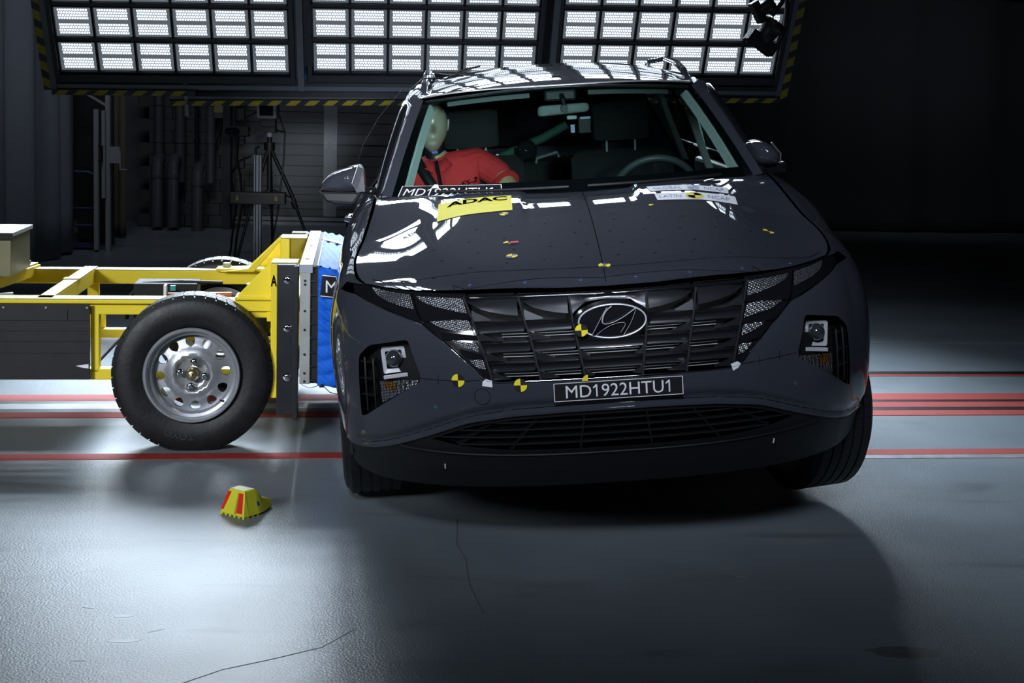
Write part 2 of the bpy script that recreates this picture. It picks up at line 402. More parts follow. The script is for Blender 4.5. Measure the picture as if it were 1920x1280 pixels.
def panel(name, outer, holes, fn, step, mt, parent, flip=False, off=0, rim=.012, dn=None, rimdir=None, **k):
    """thin shaped body panel over surface fn(a,b), with exact normals and a folded rim"""
    m = MB(); sg = -1 if flip else 1
    outer = dens(outer, dn or step); holes = [dens(h, dn or step) for h in holes]
    v, F = cdt(outer, holes, step)
    N = [nrm_of(fn, *p) * sg for p in v]; P = [Vector(fn(*p)) + n * off for p, n in zip(v, N)]
    F2 = []
    for t in F:
        a, b, c = (P[i] for i in t)
        if (b - a).cross(c - a).dot(N[t[0]] + N[t[1]] + N[t[2]]) < 0: t = t[::-1]
        F2.append(t)
    m.add(P, F2); normals = list(N)
    if rim:
        for L in [outer] + holes:
            n = len(L); Q = []; nn = []
            for p in L:
                nv = nrm_of(fn, *p) * sg; q = Vector(fn(*p)) + nv * off; Q.append(q); nn.append(nv)
            b = len(m.v); rd = Vector(rimdir) if rimdir else None
            vs = Q + [q - (nv if rd is None else -rd) * rim for q, nv in zip(Q, nn)]
            m.add(vs, [(i, (i+1) % n, (i+1) % n + n, i + n) for i in range(n)]); 
            for i in range(n):
                t = (Q[(i+1) % n] - Q[i-1]).normalized(); w = t.cross(nn[i]).normalized(); normals.append(w)
            normals += normals[-n:]
    return m.build(name, mt, parent, normals=normals, **k)
def text_geo(txt, h, bold=0, sx=1.0):
    """vertices (x,y) and faces of flat lettering, cap height h, centred"""
    c = bpy.data.curves.new('t', 'FONT'); c.body = txt; c.offset = bold; c.resolution_u = 3
    o = bpy.data.objects.new('t', c); COL.objects.link(o)
    dg = bpy.context.evaluated_depsgraph_get(); me = bpy.data.meshes.new_from_object(o.evaluated_get(dg))
    V = [(v.co.x, v.co.y) for v in me.vertices]; Fc = [tuple(p.vertices) for p in me.polygons]
    bpy.data.objects.remove(o); bpy.data.curves.remove(c); bpy.data.meshes.remove(me)
    # give every figure 1 its slanted flag
    if '1' in txt:
        par = list(range(len(V)))
        def fd(a):
            while par[a] != a: par[a] = par[par[a]]; a = par[a]
            return a
        for f in Fc:
            for q in f[1:]: par[fd(q)] = fd(f[0])
        g = {}
        for i in range(len(V)): g.setdefault(fd(i), []).append(i)
        isl = sorted(g.values(), key=lambda L: min(V[i][0] for i in L)); chars = [ch for ch in txt if ch != ' ']
        if len(isl) == len(chars):
            for ch, L in zip(chars, isl):
                if ch == '1':
                    xa, xb = min(V[i][0] for i in L), max(V[i][0] for i in L); tp = max(V[i][1] for i in L); b = len(V); hh = tp - min(V[i][1] for i in L); sw = hh*.12
                    V += [(xb - sw, tp), (xb, tp), (xb, tp - hh), (xb - sw, tp - hh), (xb - sw, tp - .20*hh), (xb - hh*.36, tp - .33*hh), (xb - hh*.36, tp - .22*hh)]
                    keep = set(L); Fc = [f for f in Fc if f[0] not in keep]
                    Fc += [(b, b+3, b+2, b+1), (b, b+6, b+5, b+4)]
    x0, x1 = min(p[0] for p in V), max(p[0] for p in V); y0, y1 = min(p[1] for p in V), max(p[1] for p in V)
    k = h / (y1 - y0); return [((x - (x0+x1)/2) * k * sx, (y - (y0+y1)/2) * k) for x, y in V], Fc, (x1-x0)*k*sx
def add_text(m, txt, width, height, place, mi=0, bold=0):
    """place(x,y)->3D point, lettering scaled to width x height"""
    V, Fc, w = text_geo(txt, height, bold); k = width / w
    m.add([place(x * k, y) for x, y in V], Fc, mi)
# ================================================================ the hall
m = MB(); m.b2(-9, 9, -5, 20, -.1, 0); m.build('floor', 'floor', kind='structure')
m = MB(); m.b2(-9, 9, -5, 20, 7.5, 7.6); m.build('ceiling', mat('dark_ceiling', (.02, .02, .022), .8), kind='structure')
for nm, a in (('wall_left', (-9.1, -9, -5, 20)), ('wall_right', (9, 9.1, -5, 20)), ('wall_front', (-9, 9, -5.1, -5)), ('wall_back', (-9, 9, 20, 20.1))):
    m = MB(); m.b2(*a, 0, 7.5); m.build(nm, mat(nm + '_paint', (.05, .055, .06), .7), kind='structure')
# floor rails and painted strips (run along the track)
def strip(n, u0, u1, l0, l1, mt, h=.0025):
    m = MB(); P = [trk(u, l, z) for z in (0.0, h) for u, l in ((u0,l0),(u1,l0),(u1,l1),(u0,l1))]
    m.add(P, [(4,5,6,7),(0,1,5,4),(1,2,6,5),(2,3,7,6),(3,0,4,7)]); m.build('trim_%d' % n, mt, kind='structure')
strip(1, -8, 8.8, 1.02, 1.175, 'redline'); strip(2, -8, 8.8, .965, 1.018, 'groove'); strip(3, -8, -.2, .842, .963, 'railgrey')
strip(4, -.2, 8.8, .842, .963, 'redline'); strip(5, -8, 8.8, .772, .838, 'groove'); strip(6, -8, 8.8, .655, .768, 'redline')
strip(7, -8, 8.8, -.125, -.03, 'redline'); strip(8, 1.2, 8.8, -.19, -.128, 'railgrey', .002); strip(9, -8, 8.8, 1.70, 1.79, 'groove', .002); strip(10, -8, 8.8, 1.655, 1.698, 'redline')
strip(11, -8, 8.8, 2.75, 2.79, 'railgrey', .002)
# marks on the floor
def blot(name, pts, mt, label, cat):
    m = MB(); n = len(pts); m.add([(x, y, .0004) for x, y in pts] + [(x, y, 0) for x, y in pts], [tuple(range(n))] + [(i, (i+1) % n, (i+1) % n + n, i + n) for i in range(n)])
    m.build(name, mt, kind='structure')
MT['smear'] = mat('dark_floor_smear', (.10, .105, .105), .5, noise=(30, .5, .1)); MT['smear2'] = mat('floor_scuff', (.19, .20, .205), .42, noise=(30, .3, .1))
def ell(cx, cy, a, b, rot=0, n=26, j=.12):
    return [(cx + (a*math.cos(t)*math.cos(rot) - b*math.sin(t)*math.sin(rot)) * k, cy + (a*math.cos(t)*math.sin(rot) + b*math.sin(t)*math.cos(rot)) * k) for t, k in ((2*PI*i/n, 1 + random.uniform(-j, j)) for i in range(n))]
blot('trim_12', ell(1.12, 4.0, .105, .045, -.08), 'smear', '', '')
k = 13
for cx, cy, a, b, r, mt in ((.73,4.71,.025,.012,.1,'smear2'), (.76,4.62,.022,.012,-.4,'smear2'), (.28,4.60,.022,.008,0,'smear2'), (-1.10,4.16,.03,.012,.1,'smear2'), (-1.05,3.97,.05,.012,.05,'smear2'),
                            (-1.22,4.22,.02,.003,-.3,'smear'), (-.98,4.05,.022,.004,.6,'smear'), (-1.0,3.62,.012,.018,0,'smear'), (-1.13,3.82,.02,.004,.1,'smear'), (-.62,4.30,.015,.003,.2,'smear'), (.5,4.4,.012,.03,.3,'smear2')):
    blot('trim_%d' % k, ell(cx, cy, a, b, r, 14, .2), mt, '', ''); k += 1
# hairline cracks
for pts in ([(-.175,5.2),(-.165,4.9),(-.13,4.75),(-.11,4.5),(-.06,4.24)], [(-.42,4.1),(-.5,3.95),(-.62,3.86),(-.74,3.78),(-.9,3.6)]):
    m = MB()
    for a, b in zip(pts, pts[1:]): m.bar((*a, .0006), (*b, .0006), .003, .0012)
    m.build('trim_%d' % k, 'smear', kind='structure'); k += 1
# ---------------------------------------------------------------- curtains
def curtain(name, pts, z0, z1, mt, amp=.05, lam=.32, **k):
    """hanging cloth along a ground line, with soft irregular folds"""
    path = []; L = 0
    for a, b in zip(pts, pts[1:]):
        d = math.hypot(b[0]-a[0], b[1]-a[1]); n = max(2, int(d / .03))
        for i in range(n): path.append((a[0]+(b[0]-a[0])*i/n, a[1]+(b[1]-a[1])*i/n, L + d*i/n, -(b[1]-a[1])/d, (b[0]-a[0])/d))
        L += d
    ph = [random.uniform(0, 6) for _ in range(4)]
    rows = 14; rings = []
    for r in range(rows + 1):
        z = z0 + (z1 - z0) * r / rows; q = r / rows; row = []
        for x, y, s, nx, ny in path:
            o = amp * (math.sin(s/lam*2*PI + ph[0] + .5*math.sin(s*1.3+ph[1])) * (.75 + .25*math.sin(s*2.1+ph[2])) + .3*math.sin(s/lam*4*PI*.83 + ph[3] + q)) * (1.1 - .35*q)
            row.append((x + nx*o, y + ny*o, z + (.012*math.sin(s*3+ph[1]) if r == 0 else 0)))
        rings.append(row)
    m = MB(); m.loft(rings, wrap=False, cap=False)
    o = m.build(name, mt, smooth=80, **k); md = o.modifiers.new('thick', 'SOLIDIFY'); md.thickness = .004; return o
curtain('curtain', [(-5.4, 9.6), (-4.25, 11.9), (-4.02, 12.6), (-4.0, 13.45)], .02, 5.2, 'curtain', .055, .46, label='pale grey curtain hanging in soft folds down to the floor at the far left', category='curtain')
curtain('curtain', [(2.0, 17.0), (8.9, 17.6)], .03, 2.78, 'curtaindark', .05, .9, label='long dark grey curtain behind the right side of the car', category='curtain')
curtain('curtain', [(-4.12, 14.8), (-3.84, 14.75)], .02, 1.9, 'curtainbeige', .03, .12, label='narrow beige curtain beside the open pale door frame', category='curtain')
m = MB(); m.bar((3.4, 16.9, 2.84), (8.9, 17.4, 2.80), .05, .02); m.build('curtain_rail', 'pipe', label='thin rail along the top edge of the long dark curtain', category='rail')
m = MB(); m.bar((4.2, 17.2, 2.95), (8.9, 17.5, 2.95), .3, .16); m.build('crane_beam', mat('dull_yellow_beam', (.30, .25, .03), .6), label='dull yellow overhead beam above the dark curtain at top right', category='beam')
# ---------------------------------------------------------------- back wall with sectional door
m = MB(); m.b2(-4.9, 1.9, 16.7, 16.8, 0, 5); m.build('wall_far', 'wall', kind='structure')
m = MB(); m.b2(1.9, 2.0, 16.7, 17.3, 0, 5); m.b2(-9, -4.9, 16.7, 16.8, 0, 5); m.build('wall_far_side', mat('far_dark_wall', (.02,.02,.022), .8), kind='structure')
e = empty('door_1', (-1.2, 16.66, 0), kind='structure')
for i, (z0, z1) in enumerate(((.10, .425), (.435, .905), (.915, 1.395), (1.405, 1.88))):
    m = MB(); n = 4
    for j in range(n):
        a = z0 + (z1 - z0) * j / n; m.b2(-1.96, 2.2, -.012, .02, a + .003, a + (z1 - z0) / n - .003)
    m.build('door_section', 'wall', e, bevel=.002)
for x in (-.86, 1.2):
    m = MB(); m.b2(x - .075, x + .075, -.03, -.012, .1, 1.88); m.build('stile', 'wallframe', e)
    for z in (.43, .91, 1.40):
        m = MB()
        for dx in (-.05, .05):
            for dz in (-.025, .025): m.b2(x+dx-.022, x+dx+.022, -.04, -.03, z+dz-.014, z+dz+.014)
        m.build('hinge', 'alu', e)
m = MB(); m.b2(-1.98, 2.2, -.04, 0, .0, .035); m.b2(-1.98, 2.2, -.03, 0, .05, .09); m.b2(-1.98, 2.2, -.03, 0, 1.43, 1.50); m.build('sill_rail', 'wallframe', e)
m = MB(); m.b2(-3.12, -2.02, 16.60, 16.63, 1.50, 1.66); m.build('blue_board', 'bluetarp', label='dark blue board above the sectional door behind the tripod', category='board')
m = MB()
rings = []
for i in range(30):
    x = -1.92 + i * .036; rings.append([(x, 16.60 + .02*math.sin(i*1.9), 1.50 + .01*math.sin(i)), (x, 16.58 + .03*math.sin(i*2.3+1), 1.60), (x, 16.60 + .02*math.sin(i*1.3), 1.80)])
m.loft(rings, wrap=False, cap=False); m.build('blue_foil_roll', 'blue', smooth=60, label='crumpled blue foil strip under the middle light panel', category='foil')
e = empty('hazard_step', (-1.3, 16.45, 0), label='low step with faded yellow and black stripes at the foot of the far door', category='step')
m = MB(); m.b2(-.55, .6, -.05, .05, 0, .13); m.build('step_body', 'rigblack', e)
m = MB()
for i in range(8): m.add([(-.5+i*.14, -.055, .04), (-.44+i*.14, -.055, .04), (-.38+i*.14, -.055, .12), (-.44+i*.14, -.055, .12)], [(0,1,2,3)])
m.build('stripes', 'hazyellow', e)
# pipes on the wall
for i, (x, r, z0, z1, lb) in enumerate(((-3.79,.062,.04,.70,'short stubby grey duct, leftmost of the three at the far wall'), (-3.62,.062,.04,.70,'short stubby grey duct, middle of the three at the far wall'), (-3.36,.06,.0,.62,'short stubby grey duct, rightmost of the three at the far wall'))):
    m = MB(); m.tube([(x, 15.7, z0), (x, 15.7, z1), (x, 15.76, z1+.05), (x, 15.84, z1+.06)], r, 14); m.tube([(x, 15.7, z1-.14), (x, 15.7, z1-.10)], r+.008, 14)
    m.build('duct', 'pipe', smooth=40, label=lb, category='duct', group='short ducts at the far wall')
for i, (x, r, lb) in enumerate(((-3.83,.05,'leftmost of the tall vertical pipes above the short ducts'), (-3.60,.055,'second tall vertical pipe above the short ducts'), (-3.42,.02,'thin dark vertical conduit between the tall pipes'), (-3.27,.05,'rightmost tall vertical pipe beside the far door'))):
    m = MB(); m.tube([(x, 15.95, .5 if i != 2 else .45), (x, 15.95, 3.5)], r, 12)
    for z in (.95, 1.35): m.tube([(x, 15.95, z-.02), (x, 15.95, z+.02)], r+.01, 12)
    m.build('wall_pipe', 'pipe' if i != 2 else 'black', smooth=40, label=lb, category='pipe', group='tall pipes at the far wall')
m = MB()
for r in range(14):
    for c in range(4): m.b2(-4.1 + c*.26 + (.13 if r % 2 else 0), -3.85 + c*.26 + (.13 if r % 2 else 0), 16.1, 16.2, .01+r*.13, .135+r*.13)
m.build('block_wall', mat('grey_blockwork', (.045, .048, .05), .8), label='grey blockwork wall section behind the pipes', category='wall section')
m = MB(); m.b2(-3.13, -3.05, 15.9, 16.0, 0, 3.4); m.b2(-3.03, -3.01, 15.95, 16.0, 0, 3.4); m.build('dark_column', 'rigblack', label='dark steel column at the left edge of the far sectional door', category='column')
e = empty('control_box', (-3.18, 15.99, 1.2), label='grey switch box hanging on the wall beside the far door', category='box')
m = MB(); m.b2(-.10, .10, -.06, .06, 0, .28); m.build('housing', 'pipe', e, bevel=.006)
m = MB(); m.b2(-.06, .06, -.066, -.06, .06, .18); m.build('panel_plate', mat('faded_label', (.20, .20, .10), .6), e)
m = MB(); m.tube([(0,0,0),(.01,0,-.12),(-.05,.02,-.3),(-.07,.03,-.5)], .012, 8); m.build('cable', 'black', e, smooth=60)
# pale door frame with a swung leaf at the left
e = empty('door_frame', (-3.78, 13.55, 0), label='pale grey door frame with diagonal brace and swung leaf at the left', category='door frame')
m = MB(); m.b2(.035, .075, 0, .05, .0, 1.50); m.b2(-.42, .075, 0, .05, 1.46, 1.50); m.bar((-.16, .02, 1.46), (.05, .02, 1.34), .03, .02); m.build('frame', 'wallframe', e)
m = MB(); m.b2(-.055, -.015, -.06, -.02, .02, 1.31); m.b2(.02, .05, -.07, -.03, .5, 1.3); m.build('leaf_edge', 'wallframe', e)
m = MB(); m.tube([(.0,-.09,.98),(.035,-.11,.98),(.035,-.11,.84),(.0,-.09,.84)], .010, 8); m.build('handle', 'black', e, smooth=60)
m = MB(); m.b2(.08, .17, -.02, .03, .82, .97); m.build('lock_box', 'wallframe', e)
m = MB(); m.b2(.17, .18, -.02, .0, .76, .93); m.b2(.18, .24, -.02, -.01, .76, .77); m.build('latch', 'alu', e)
m = MB(); m.b2(-.4, -.05, .6, .62, 0, 1.46); m.build('opening_back', 'black_matt', e)
e = empty('tube_trolley', (-4.0, 13.75, 0), label='dark blue tubular hand trolley standing in the open doorway at the left', category='trolley')
m = MB(); m.tube([(-.15,0,.72),(.04,0,.72),(.09,0,.70),(.11,0,.64),(.11,0,.03)], .018, 8); m.tube([(-.15,0,.38),(.11,0,.38)], .012, 8); m.tube([(-.15,0,.22),(.11,0,.22)], .014, 8); m.build('tube_frame', 'darkblue', e, smooth=60)
m = MB(); m.b2(-.15, .10, -.1, .1, .02, .05); m.build('shelf', 'darkblue', e)
# ---------------------------------------------------------------- tripod with flood lamp
e = empty('tripod', (-2.18, 13.2, 0), label='black tripod standing behind the aluminium post', category='tripod')
for dx, dy in ((.44, -.1), (-.26, -.15), (-.02, .35)):
    m = MB(); m.tube([(0, 0, 1.02), (dx*.55, dy*.55, .52)], .018, 8); m.tube([(dx*.5, dy*.5, .56), (dx, dy, .0)], .013, 8); m.tube([(dx*.5, dy*.5, .53), (dx*.57, dy*.57, .47)], .026, 8); m.build('leg', 'black', e, smooth=60)
m = MB(); m.tube([(0,0,.62),(0,0,1.10)], .022, 10); m.tube([(0,0,.98),(0,0,1.05)], .05, 12); m.build('column', 'black', e, smooth=60)
m = MB(); m.tube([(0,0,.64),(.24,-.05,.55)], .008, 6); m.tube([(0,0,.64),(-.13,-.07,.52)], .008, 6); m.build('brace', 'black', e, smooth=60)
m = MB(); m.tube([(0,0,1.10),(0,0,1.14)], .03, 12); m.build('silver_collar', 'alu', e, smooth=60)
m = MB(); m.b2(-.06, .06, -.05, .05, 1.14, 1.19); m.tube([(.05,0,1.16),(.14,-.05,1.15)], .009, 8); m.build('head', 'black', e, bevel=.01)
e = empty('flood_lamp', (-2.19, 13.18, 1.19), label='square grey flood lamp housing mounted on the black tripod', category='lamp')
m = MB(); m.b2(-.09, .09, -.10, .10, .07, .28); m.build('housing', 'alu', e, bevel=.02)
m = MB(); m.b2(-.062, .062, -.108, -.10, .10, .25); m.build('lens_window', 'black_gloss', e, bevel=.02)
m = MB(); m.b2(-.07, .07, -.05, .05, .0, .075); m.build('bracket', 'black', e, bevel=.005)
m = MB(); m.b2(-.11, .0, -.06, .1, .27, .315); m.b2(-.02, .03, -.02, .1, .27, .38); m.build('top_fitting', 'black', e, bevel=.005)
m = MB(); m.tube([(-.09,.05,.14),(-.2,.02,.08),(-.27,.0,-.02),(-.28,0,-.1)], .008, 6); m.tube([(.09,.05,.1),(.15,.0,-.05),(.14,0,-.3),(.10,-.05,-.75),(.05,0,-1.0),(.0,0,-1.15)], .009, 6); m.build('cable', 'black', e, smooth=60)
e = empty('side_camera', (-2.43, 13.15, 1.10), label='black camera on a side arm left of the tripod', category='camera')
m = MB(); m.b2(-.1, .08, -.06, .06, 0, .09); m.build('camera_body', 'black', e, bevel=.01)
m = MB(); m.tube([(-.1,-.02,.045),(-.02,-.12,.045)], .04, 12); m.build('camera_lens', 'black_gloss', e, smooth=40)
m = MB(); m.b2(.08, .22, -.015, .015, .02, .05); m.build('arm', 'black', e)
m = MB(); m.tube([(-.02,0,0),(-.03,0,-.2),(.0,0,-.35),(.02,0,-.6),(-.03,0,-.9),(-.05,0,-1.1)], .012, 6); m.build('cable', 'black', e, smooth=60)
e = empty('aluminium_post', (-2.16, 12.5, 0), label='upright aluminium profile post in front of the tripod', category='post')
m = MB(); m.b2(-.032, .032, -.032, .032, .0, .97)
m.build('profile', 'alu', e, bevel=.004)
m = MB(); m.b2(-.018, -.010, -.035, -.031, .01, .97); m.b2(.010, .018, -.035, -.031, .01, .97); m.build('slot', 'black', e)
m = MB(); m.b2(-.11, .11, -.09, .09, 0, .012); m.build('foot_plate', 'alu', e)
m = MB(); m.tube([(-.02,0,.97),(-.02,0,1.02),(.01,0,1.04)], .012, 8); m.build('top_fitting', 'black', e, smooth=60)
e = empty('crossbar_box', (-2.15, 12.4, .56), label='dark horizontal box with small yellow marks clamped across the aluminium post', category='box')
m = MB(); m.b2(-.22, .24, -.04, .05, 0, .10); m.build('housing', 'blackpaint', e, bevel=.004)
m = MB()
for x in (-.16, .165): m.add([(x-.014,-.042,.03),(x+.014,-.042,.03),(x+.008,-.042,.065),(x,-.042,.075),(x-.008,-.042,.065)], [(0,1,2,3,4)])
m.build('warning_mark', 'hazyellow', e)
m = MB(); m.tube([(-.2,0,.1),(-.22,0,.25),(-.15,.02,.36),(-.06,.05,.40)], .01, 6); m.tube([(-.17,0,0),(-.2,0,-.2),(-.22,0,-.4),(-.26,0,-.55)], .01, 6); m.build('cable', 'black', e, smooth=60)
# ---------------------------------------------------------------- overhead light rig (three LED panels hanging tilted)
RA = math.radians(58); DN = LAT * math.cos(RA) + Vector((0, 0, -1)) * math.sin(RA)
RX = (LON - DN * .012).normalized(); RUP = -(DN - RX * DN.dot(RX)).normalized(); RN = RX.cross(RUP)
RP = Vector((-.6236341, 10.5, 1.61213887))
RM = Matrix((RX, RUP, RN)).transposed().to_4x4(); RM.translation = RP
def rig_empty(name, **k):
    e = empty(name, (0, 0, 0), **k); e.matrix_world = RM; return e
def unit_meshes():
    m = MB(); w_, h_ = .262, .27
    m.b2(.003, w_-.003, .012, h_-.012, -.07, -.03)
    hb = [(.003, .009, .012, h_-.012), (w_-.009, w_-.003, .012, h_-.012), (.003, w_-.003, .012, .02), (.003, w_-.003, h_-.02, h_-.012)]
    for a in hb: m.b2(*a, -.03, -.012)
    ho = m.build('lamp_housing', 'rigblack')
    m = MB(); m.quad((.010, .022, -.029), (w_-.010, .022, -.029), (w_-.010, h_-.022, -.029), (.010, h_-.022, -.029))
    fo = m.build('led_face', 'led'); me = fo.data
    uv = me.uv_layers.new(name='uv')
    for lp, c in zip(me.loops, ((0,0),(1,0),(1,1),(0,1))): uv.data[lp.index].uv = c
    return ho, fo
HO, FO = unit_meshes(); ho_m, fo_m = HO.data, FO.data
for o in (HO, FO): bpy.data.objects.remove(o)
ROWS = 7
LD_ = bpy.data.lights.new('led_beam', 'AREA'); LD_.shape = 'RECTANGLE'; LD_.size = .215; LD_.size_y = .19; LD_.energy = LED_W; LD_.color = (.76, .88, 1); LD_.spread = .80
for lb, x0, yb in (('LED light panel, leftmost of the three hanging above the hall', -2.53, .012), ('LED light panel, middle of the three hanging above the hall', -.80, .030), ('LED light panel, rightmost of the three, above the right of the car', .935, .045)):
    e = rig_empty('led_panel', label=lb, category='light panel', group='tilted LED light panels')
    W6 = 6*.262
    m = MB(); t = ROWS*.27
    m.b2(x0-.035, x0-.005, yb-.06, yb+t+.03, -.09, .01); m.b2(x0+W6+.005, x0+W6+.035, yb-.06, yb+t+.03, -.09, .01)
    m.b2(x0-.035, x0+W6+.035, yb-.06, yb-.005, -.09, .0); m.b2(x0-.035, x0+W6+.035, yb+t+.005, yb+t+.04, -.09, .0)
    for j in range(1, ROWS): m.b2(x0-.005, x0+W6+.005, yb+j*.27-.011, yb+j*.27+.011, -.07, -.018)
    m.build('panel_frame', 'rigblack', e)
    for j in range(ROWS):
        for i in range(6):
            h = link_mesh('lamp_unit', ho_m, e); h.location = (x0 + i*.262, yb + j*.27, 0)
            f = link_mesh('led_face', fo_m, h)
            # the lenses of the lamp throw their light forward in a limited cone
            ld = LD_; lo = bpy.data.objects.new('led_beam', ld); COL.objects.link(lo); lo.parent = h; lo.location = (.131, .135, -.020); lo.rotation_euler = (PI + .17, 0, 0)
e = rig_empty('rig_frame', label='grey steel frame with yellow and black hazard edging that carries the light panels', category='frame')
m = MB(); y0_, y1_ = -.095, 2.06
for a in ((-2.60,-2.565), (-.905,-.86), (.862,.905), (2.545,2.575)): m.b2(a[0], a[1], y0_, y1_, -.10, .02)
m.b2(-2.60, 2.575, -.10, -.065, -.10, .0); m.b2(-2.60, 2.575, 2.02, 2.06, -.10, .0)
m.build('frame_beam', 'rigframe', e)
def hazard(x0, y0, x1, y1, wd, parent, dz=.024, skew=.045, pitch=.132):
    """edging strip: black backing with slanted yellow blocks"""
    d = Vector((x1-x0, y1-y0, 0)); L = d.length; d.normalize(); s = Vector((-d.y, d.x, 0))
    m = MB(); a = Vector((x0, y0, dz)); m.bar(a - Vector((0,0,.012)), a + d*L - Vector((0,0,.012)), wd, .02, up=(0, 0, 1)); m.build('hazard_backing', 'rigblack', parent)
    m = MB(); t = .01
    while t < L - .07:
        A = a + d*t - s*wd/2 + Vector((0,0,.0)); B = A + d*pitch*.55; m.add([A, B, B + s*wd + d*skew, A + s*wd + d*skew], [(0,1,2,3)]); t += pitch
    m.build('hazard_stripes', 'hazyellow', parent)
hazard(-2.60, -.118, -1.62, -.118, .042, e); hazard(-1.80, -.20, .05, -.175, .042, e); hazard(.05, -.150, 2.58, -.13, .042, e)
hazard(-2.625, -.10, -2.625, 2.05, .05, e, skew=.03); hazard(2.60, -.10, 2.60, 2.05, .05, e, skew=-.03)
m = MB(); m.b2(-1.80, .1, -.178, -.155, -.08, .0); m.build('lower_beam', 'rigframe', e)
m = MB()
for x in (-2.3, .0, 2.2):
    for z in (.0,): m.tube([(x, 1.99, -.12), (x, 4.2 , -3.2)], .03, 8)
m.tube([(-2.4, 1.2, -.14), (2.4, 1.2, -.14)], .04, 8); m.tube([(-1.69,-.3,.02),(-1.69,-.05,-.05)], .03, 8); m.build('hanger', 'rigframe', e, smooth=60)
m = MB(); m.b2(-.87, 2.1, -.17, -.05, -.25, -.15); m.build('cable_tray', 'bluetarp', e)
# black spot lamps in front of the right panel
for (x, y, z), rx, s, lb in (((1.44, 8.5, 1.90), 35, 1.0, 'black spot lamp hanging in front of the rightmost light panel, lower of two'), ((1.41, 8.45, 2.04), 60, .7, 'smaller black spot lamp at the top edge before the rightmost panel')):
    e = empty('spot_lamp', (x, y, z), label=lb, category='lamp', group='black spot lamps')
    R = Euler((0, math.radians(rx), .2)).to_matrix()
    m = MB(); m.lathe([(-.075*s,.03*s),(-.06*s,.045*s),(.0,.055*s),(.03*s,.06*s),(.04*s,.07*s),(.075*s,.072*s)], 'z', 20); m.v = [tuple(R @ Vector(p)) for p in m.v]; m.build('lamp_body', 'black', e, smooth=40)
    m = MB()
    for k2 in range(-2, 3): m.b2(-.09*s, .09*s, k2*.02*s-.003, k2*.02*s+.003, -.10*s, -.03*s)
    m.v = [tuple(R @ Vector(p)) for p in m.v]; m.build('cooling_fins', 'black', e)
    m = MB(); m.tube([(.06*s,0,-.06*s),(.10,0,.04),(.11,.02,.14),(.09,.02,.9),(.09,.02,3.0)], .014, 8); m.build('arm', 'black', e, smooth=60)

# ================================================================ wheels
def tyre_prof(R, W, rr):
    """(x across, radius) closed profile"""
    h = W / 2
    return [(-h*.62, rr), (-h*.86, rr+.008), (-h*.99, rr+(R-rr)*.35), (-h, rr+(R-rr)*.52), (-h*.94, rr+(R-rr)*.80), (-h*.86, R-.012), (-h*.78, R-.003), (-h*.4, R), (0, R+.001), (h*.4, R), (h*.78, R-.003), (h*.86, R-.012), (h*.94, rr+(R-rr)*.80), (h, rr+(R-rr)*.52), (h*.99, rr+(R-rr)*.35), (h*.86, rr+.008), (h*.62, rr), (h*.6, rr-.01), (-h*.6, rr-.01)]
def tyre(R, W, rr, grooves=(), blocks=0, flat=0, n=96):
    m = MB(); pr = tyre_prof(R, W, rr)
    def fl(p):
        p = Vector(p)
        if flat and p.z < -R + flat: p.x *= 1 + (-R + flat - p.z) * 1.6; p.z = -R + flat
        return p
    m.lathe(pr, 'x', n, closed=True); m.v = [tuple(fl(p)) for p in m.v]
    return m
def tread(R, W, grooves, blocks, lug=True):
    """raised tread ribs and shoulder blocks lying on the carcass"""
    m = MB(); h = W / 2 * .86; ed = [-h] + [g for g in grooves] + [h]
    for a, b in zip(ed, ed[1:]):
        a2, b2 = a + .0045, b - .0045; n = blocks; sh = a == -h or b == h; fil = .88 if (sh and blocks < 50) else .965
        for i in range(n):
            t0, t1 = 2*PI*i/n, 2*PI*(i+fil)/n
            rows = []
            for t in (t0, (t0+t1)/2, t1):
                def rr_(x): return R + .006 - (.010 if abs(x) > h*.93 else 0)
                xs = [a2, (a2+b2)/2, b2]
                if sh and a == -h: xs = [a2 - .008, a2 + .008, b2]
                if sh and b == h: xs = [a2, b2 - .008, b2 + .008]
                top = [(x, rr_(x) - (.014 if (sh and ((i2 == 0 and a == -h) or (i2 == 2 and b == h))) else 0)) for i2, x in enumerate(xs)]
                prof = ([(xs[0]-.0045, R - .034)] if (sh and a == -h and blocks < 50) else [(xs[0], R - .016)]) + top + ([(xs[2]+.0045, R - .034)] if (sh and b == h and blocks < 50) else [(xs[2], R - .016)])
                rows.append([(x, r*math.sin(t + (x/W)*.05), r*math.cos(t + (x/W)*.05)) for x, r in prof])
            m.loft(rows, wrap=False, cap=False); k = len(rows[0]); bb = len(m.v) - 3*k
            m.f += [tuple(bb + j for j in range(k)), tuple(bb + 2*k + j for j in range(k))[::-1]]; m.m += [0, 0]
    return m
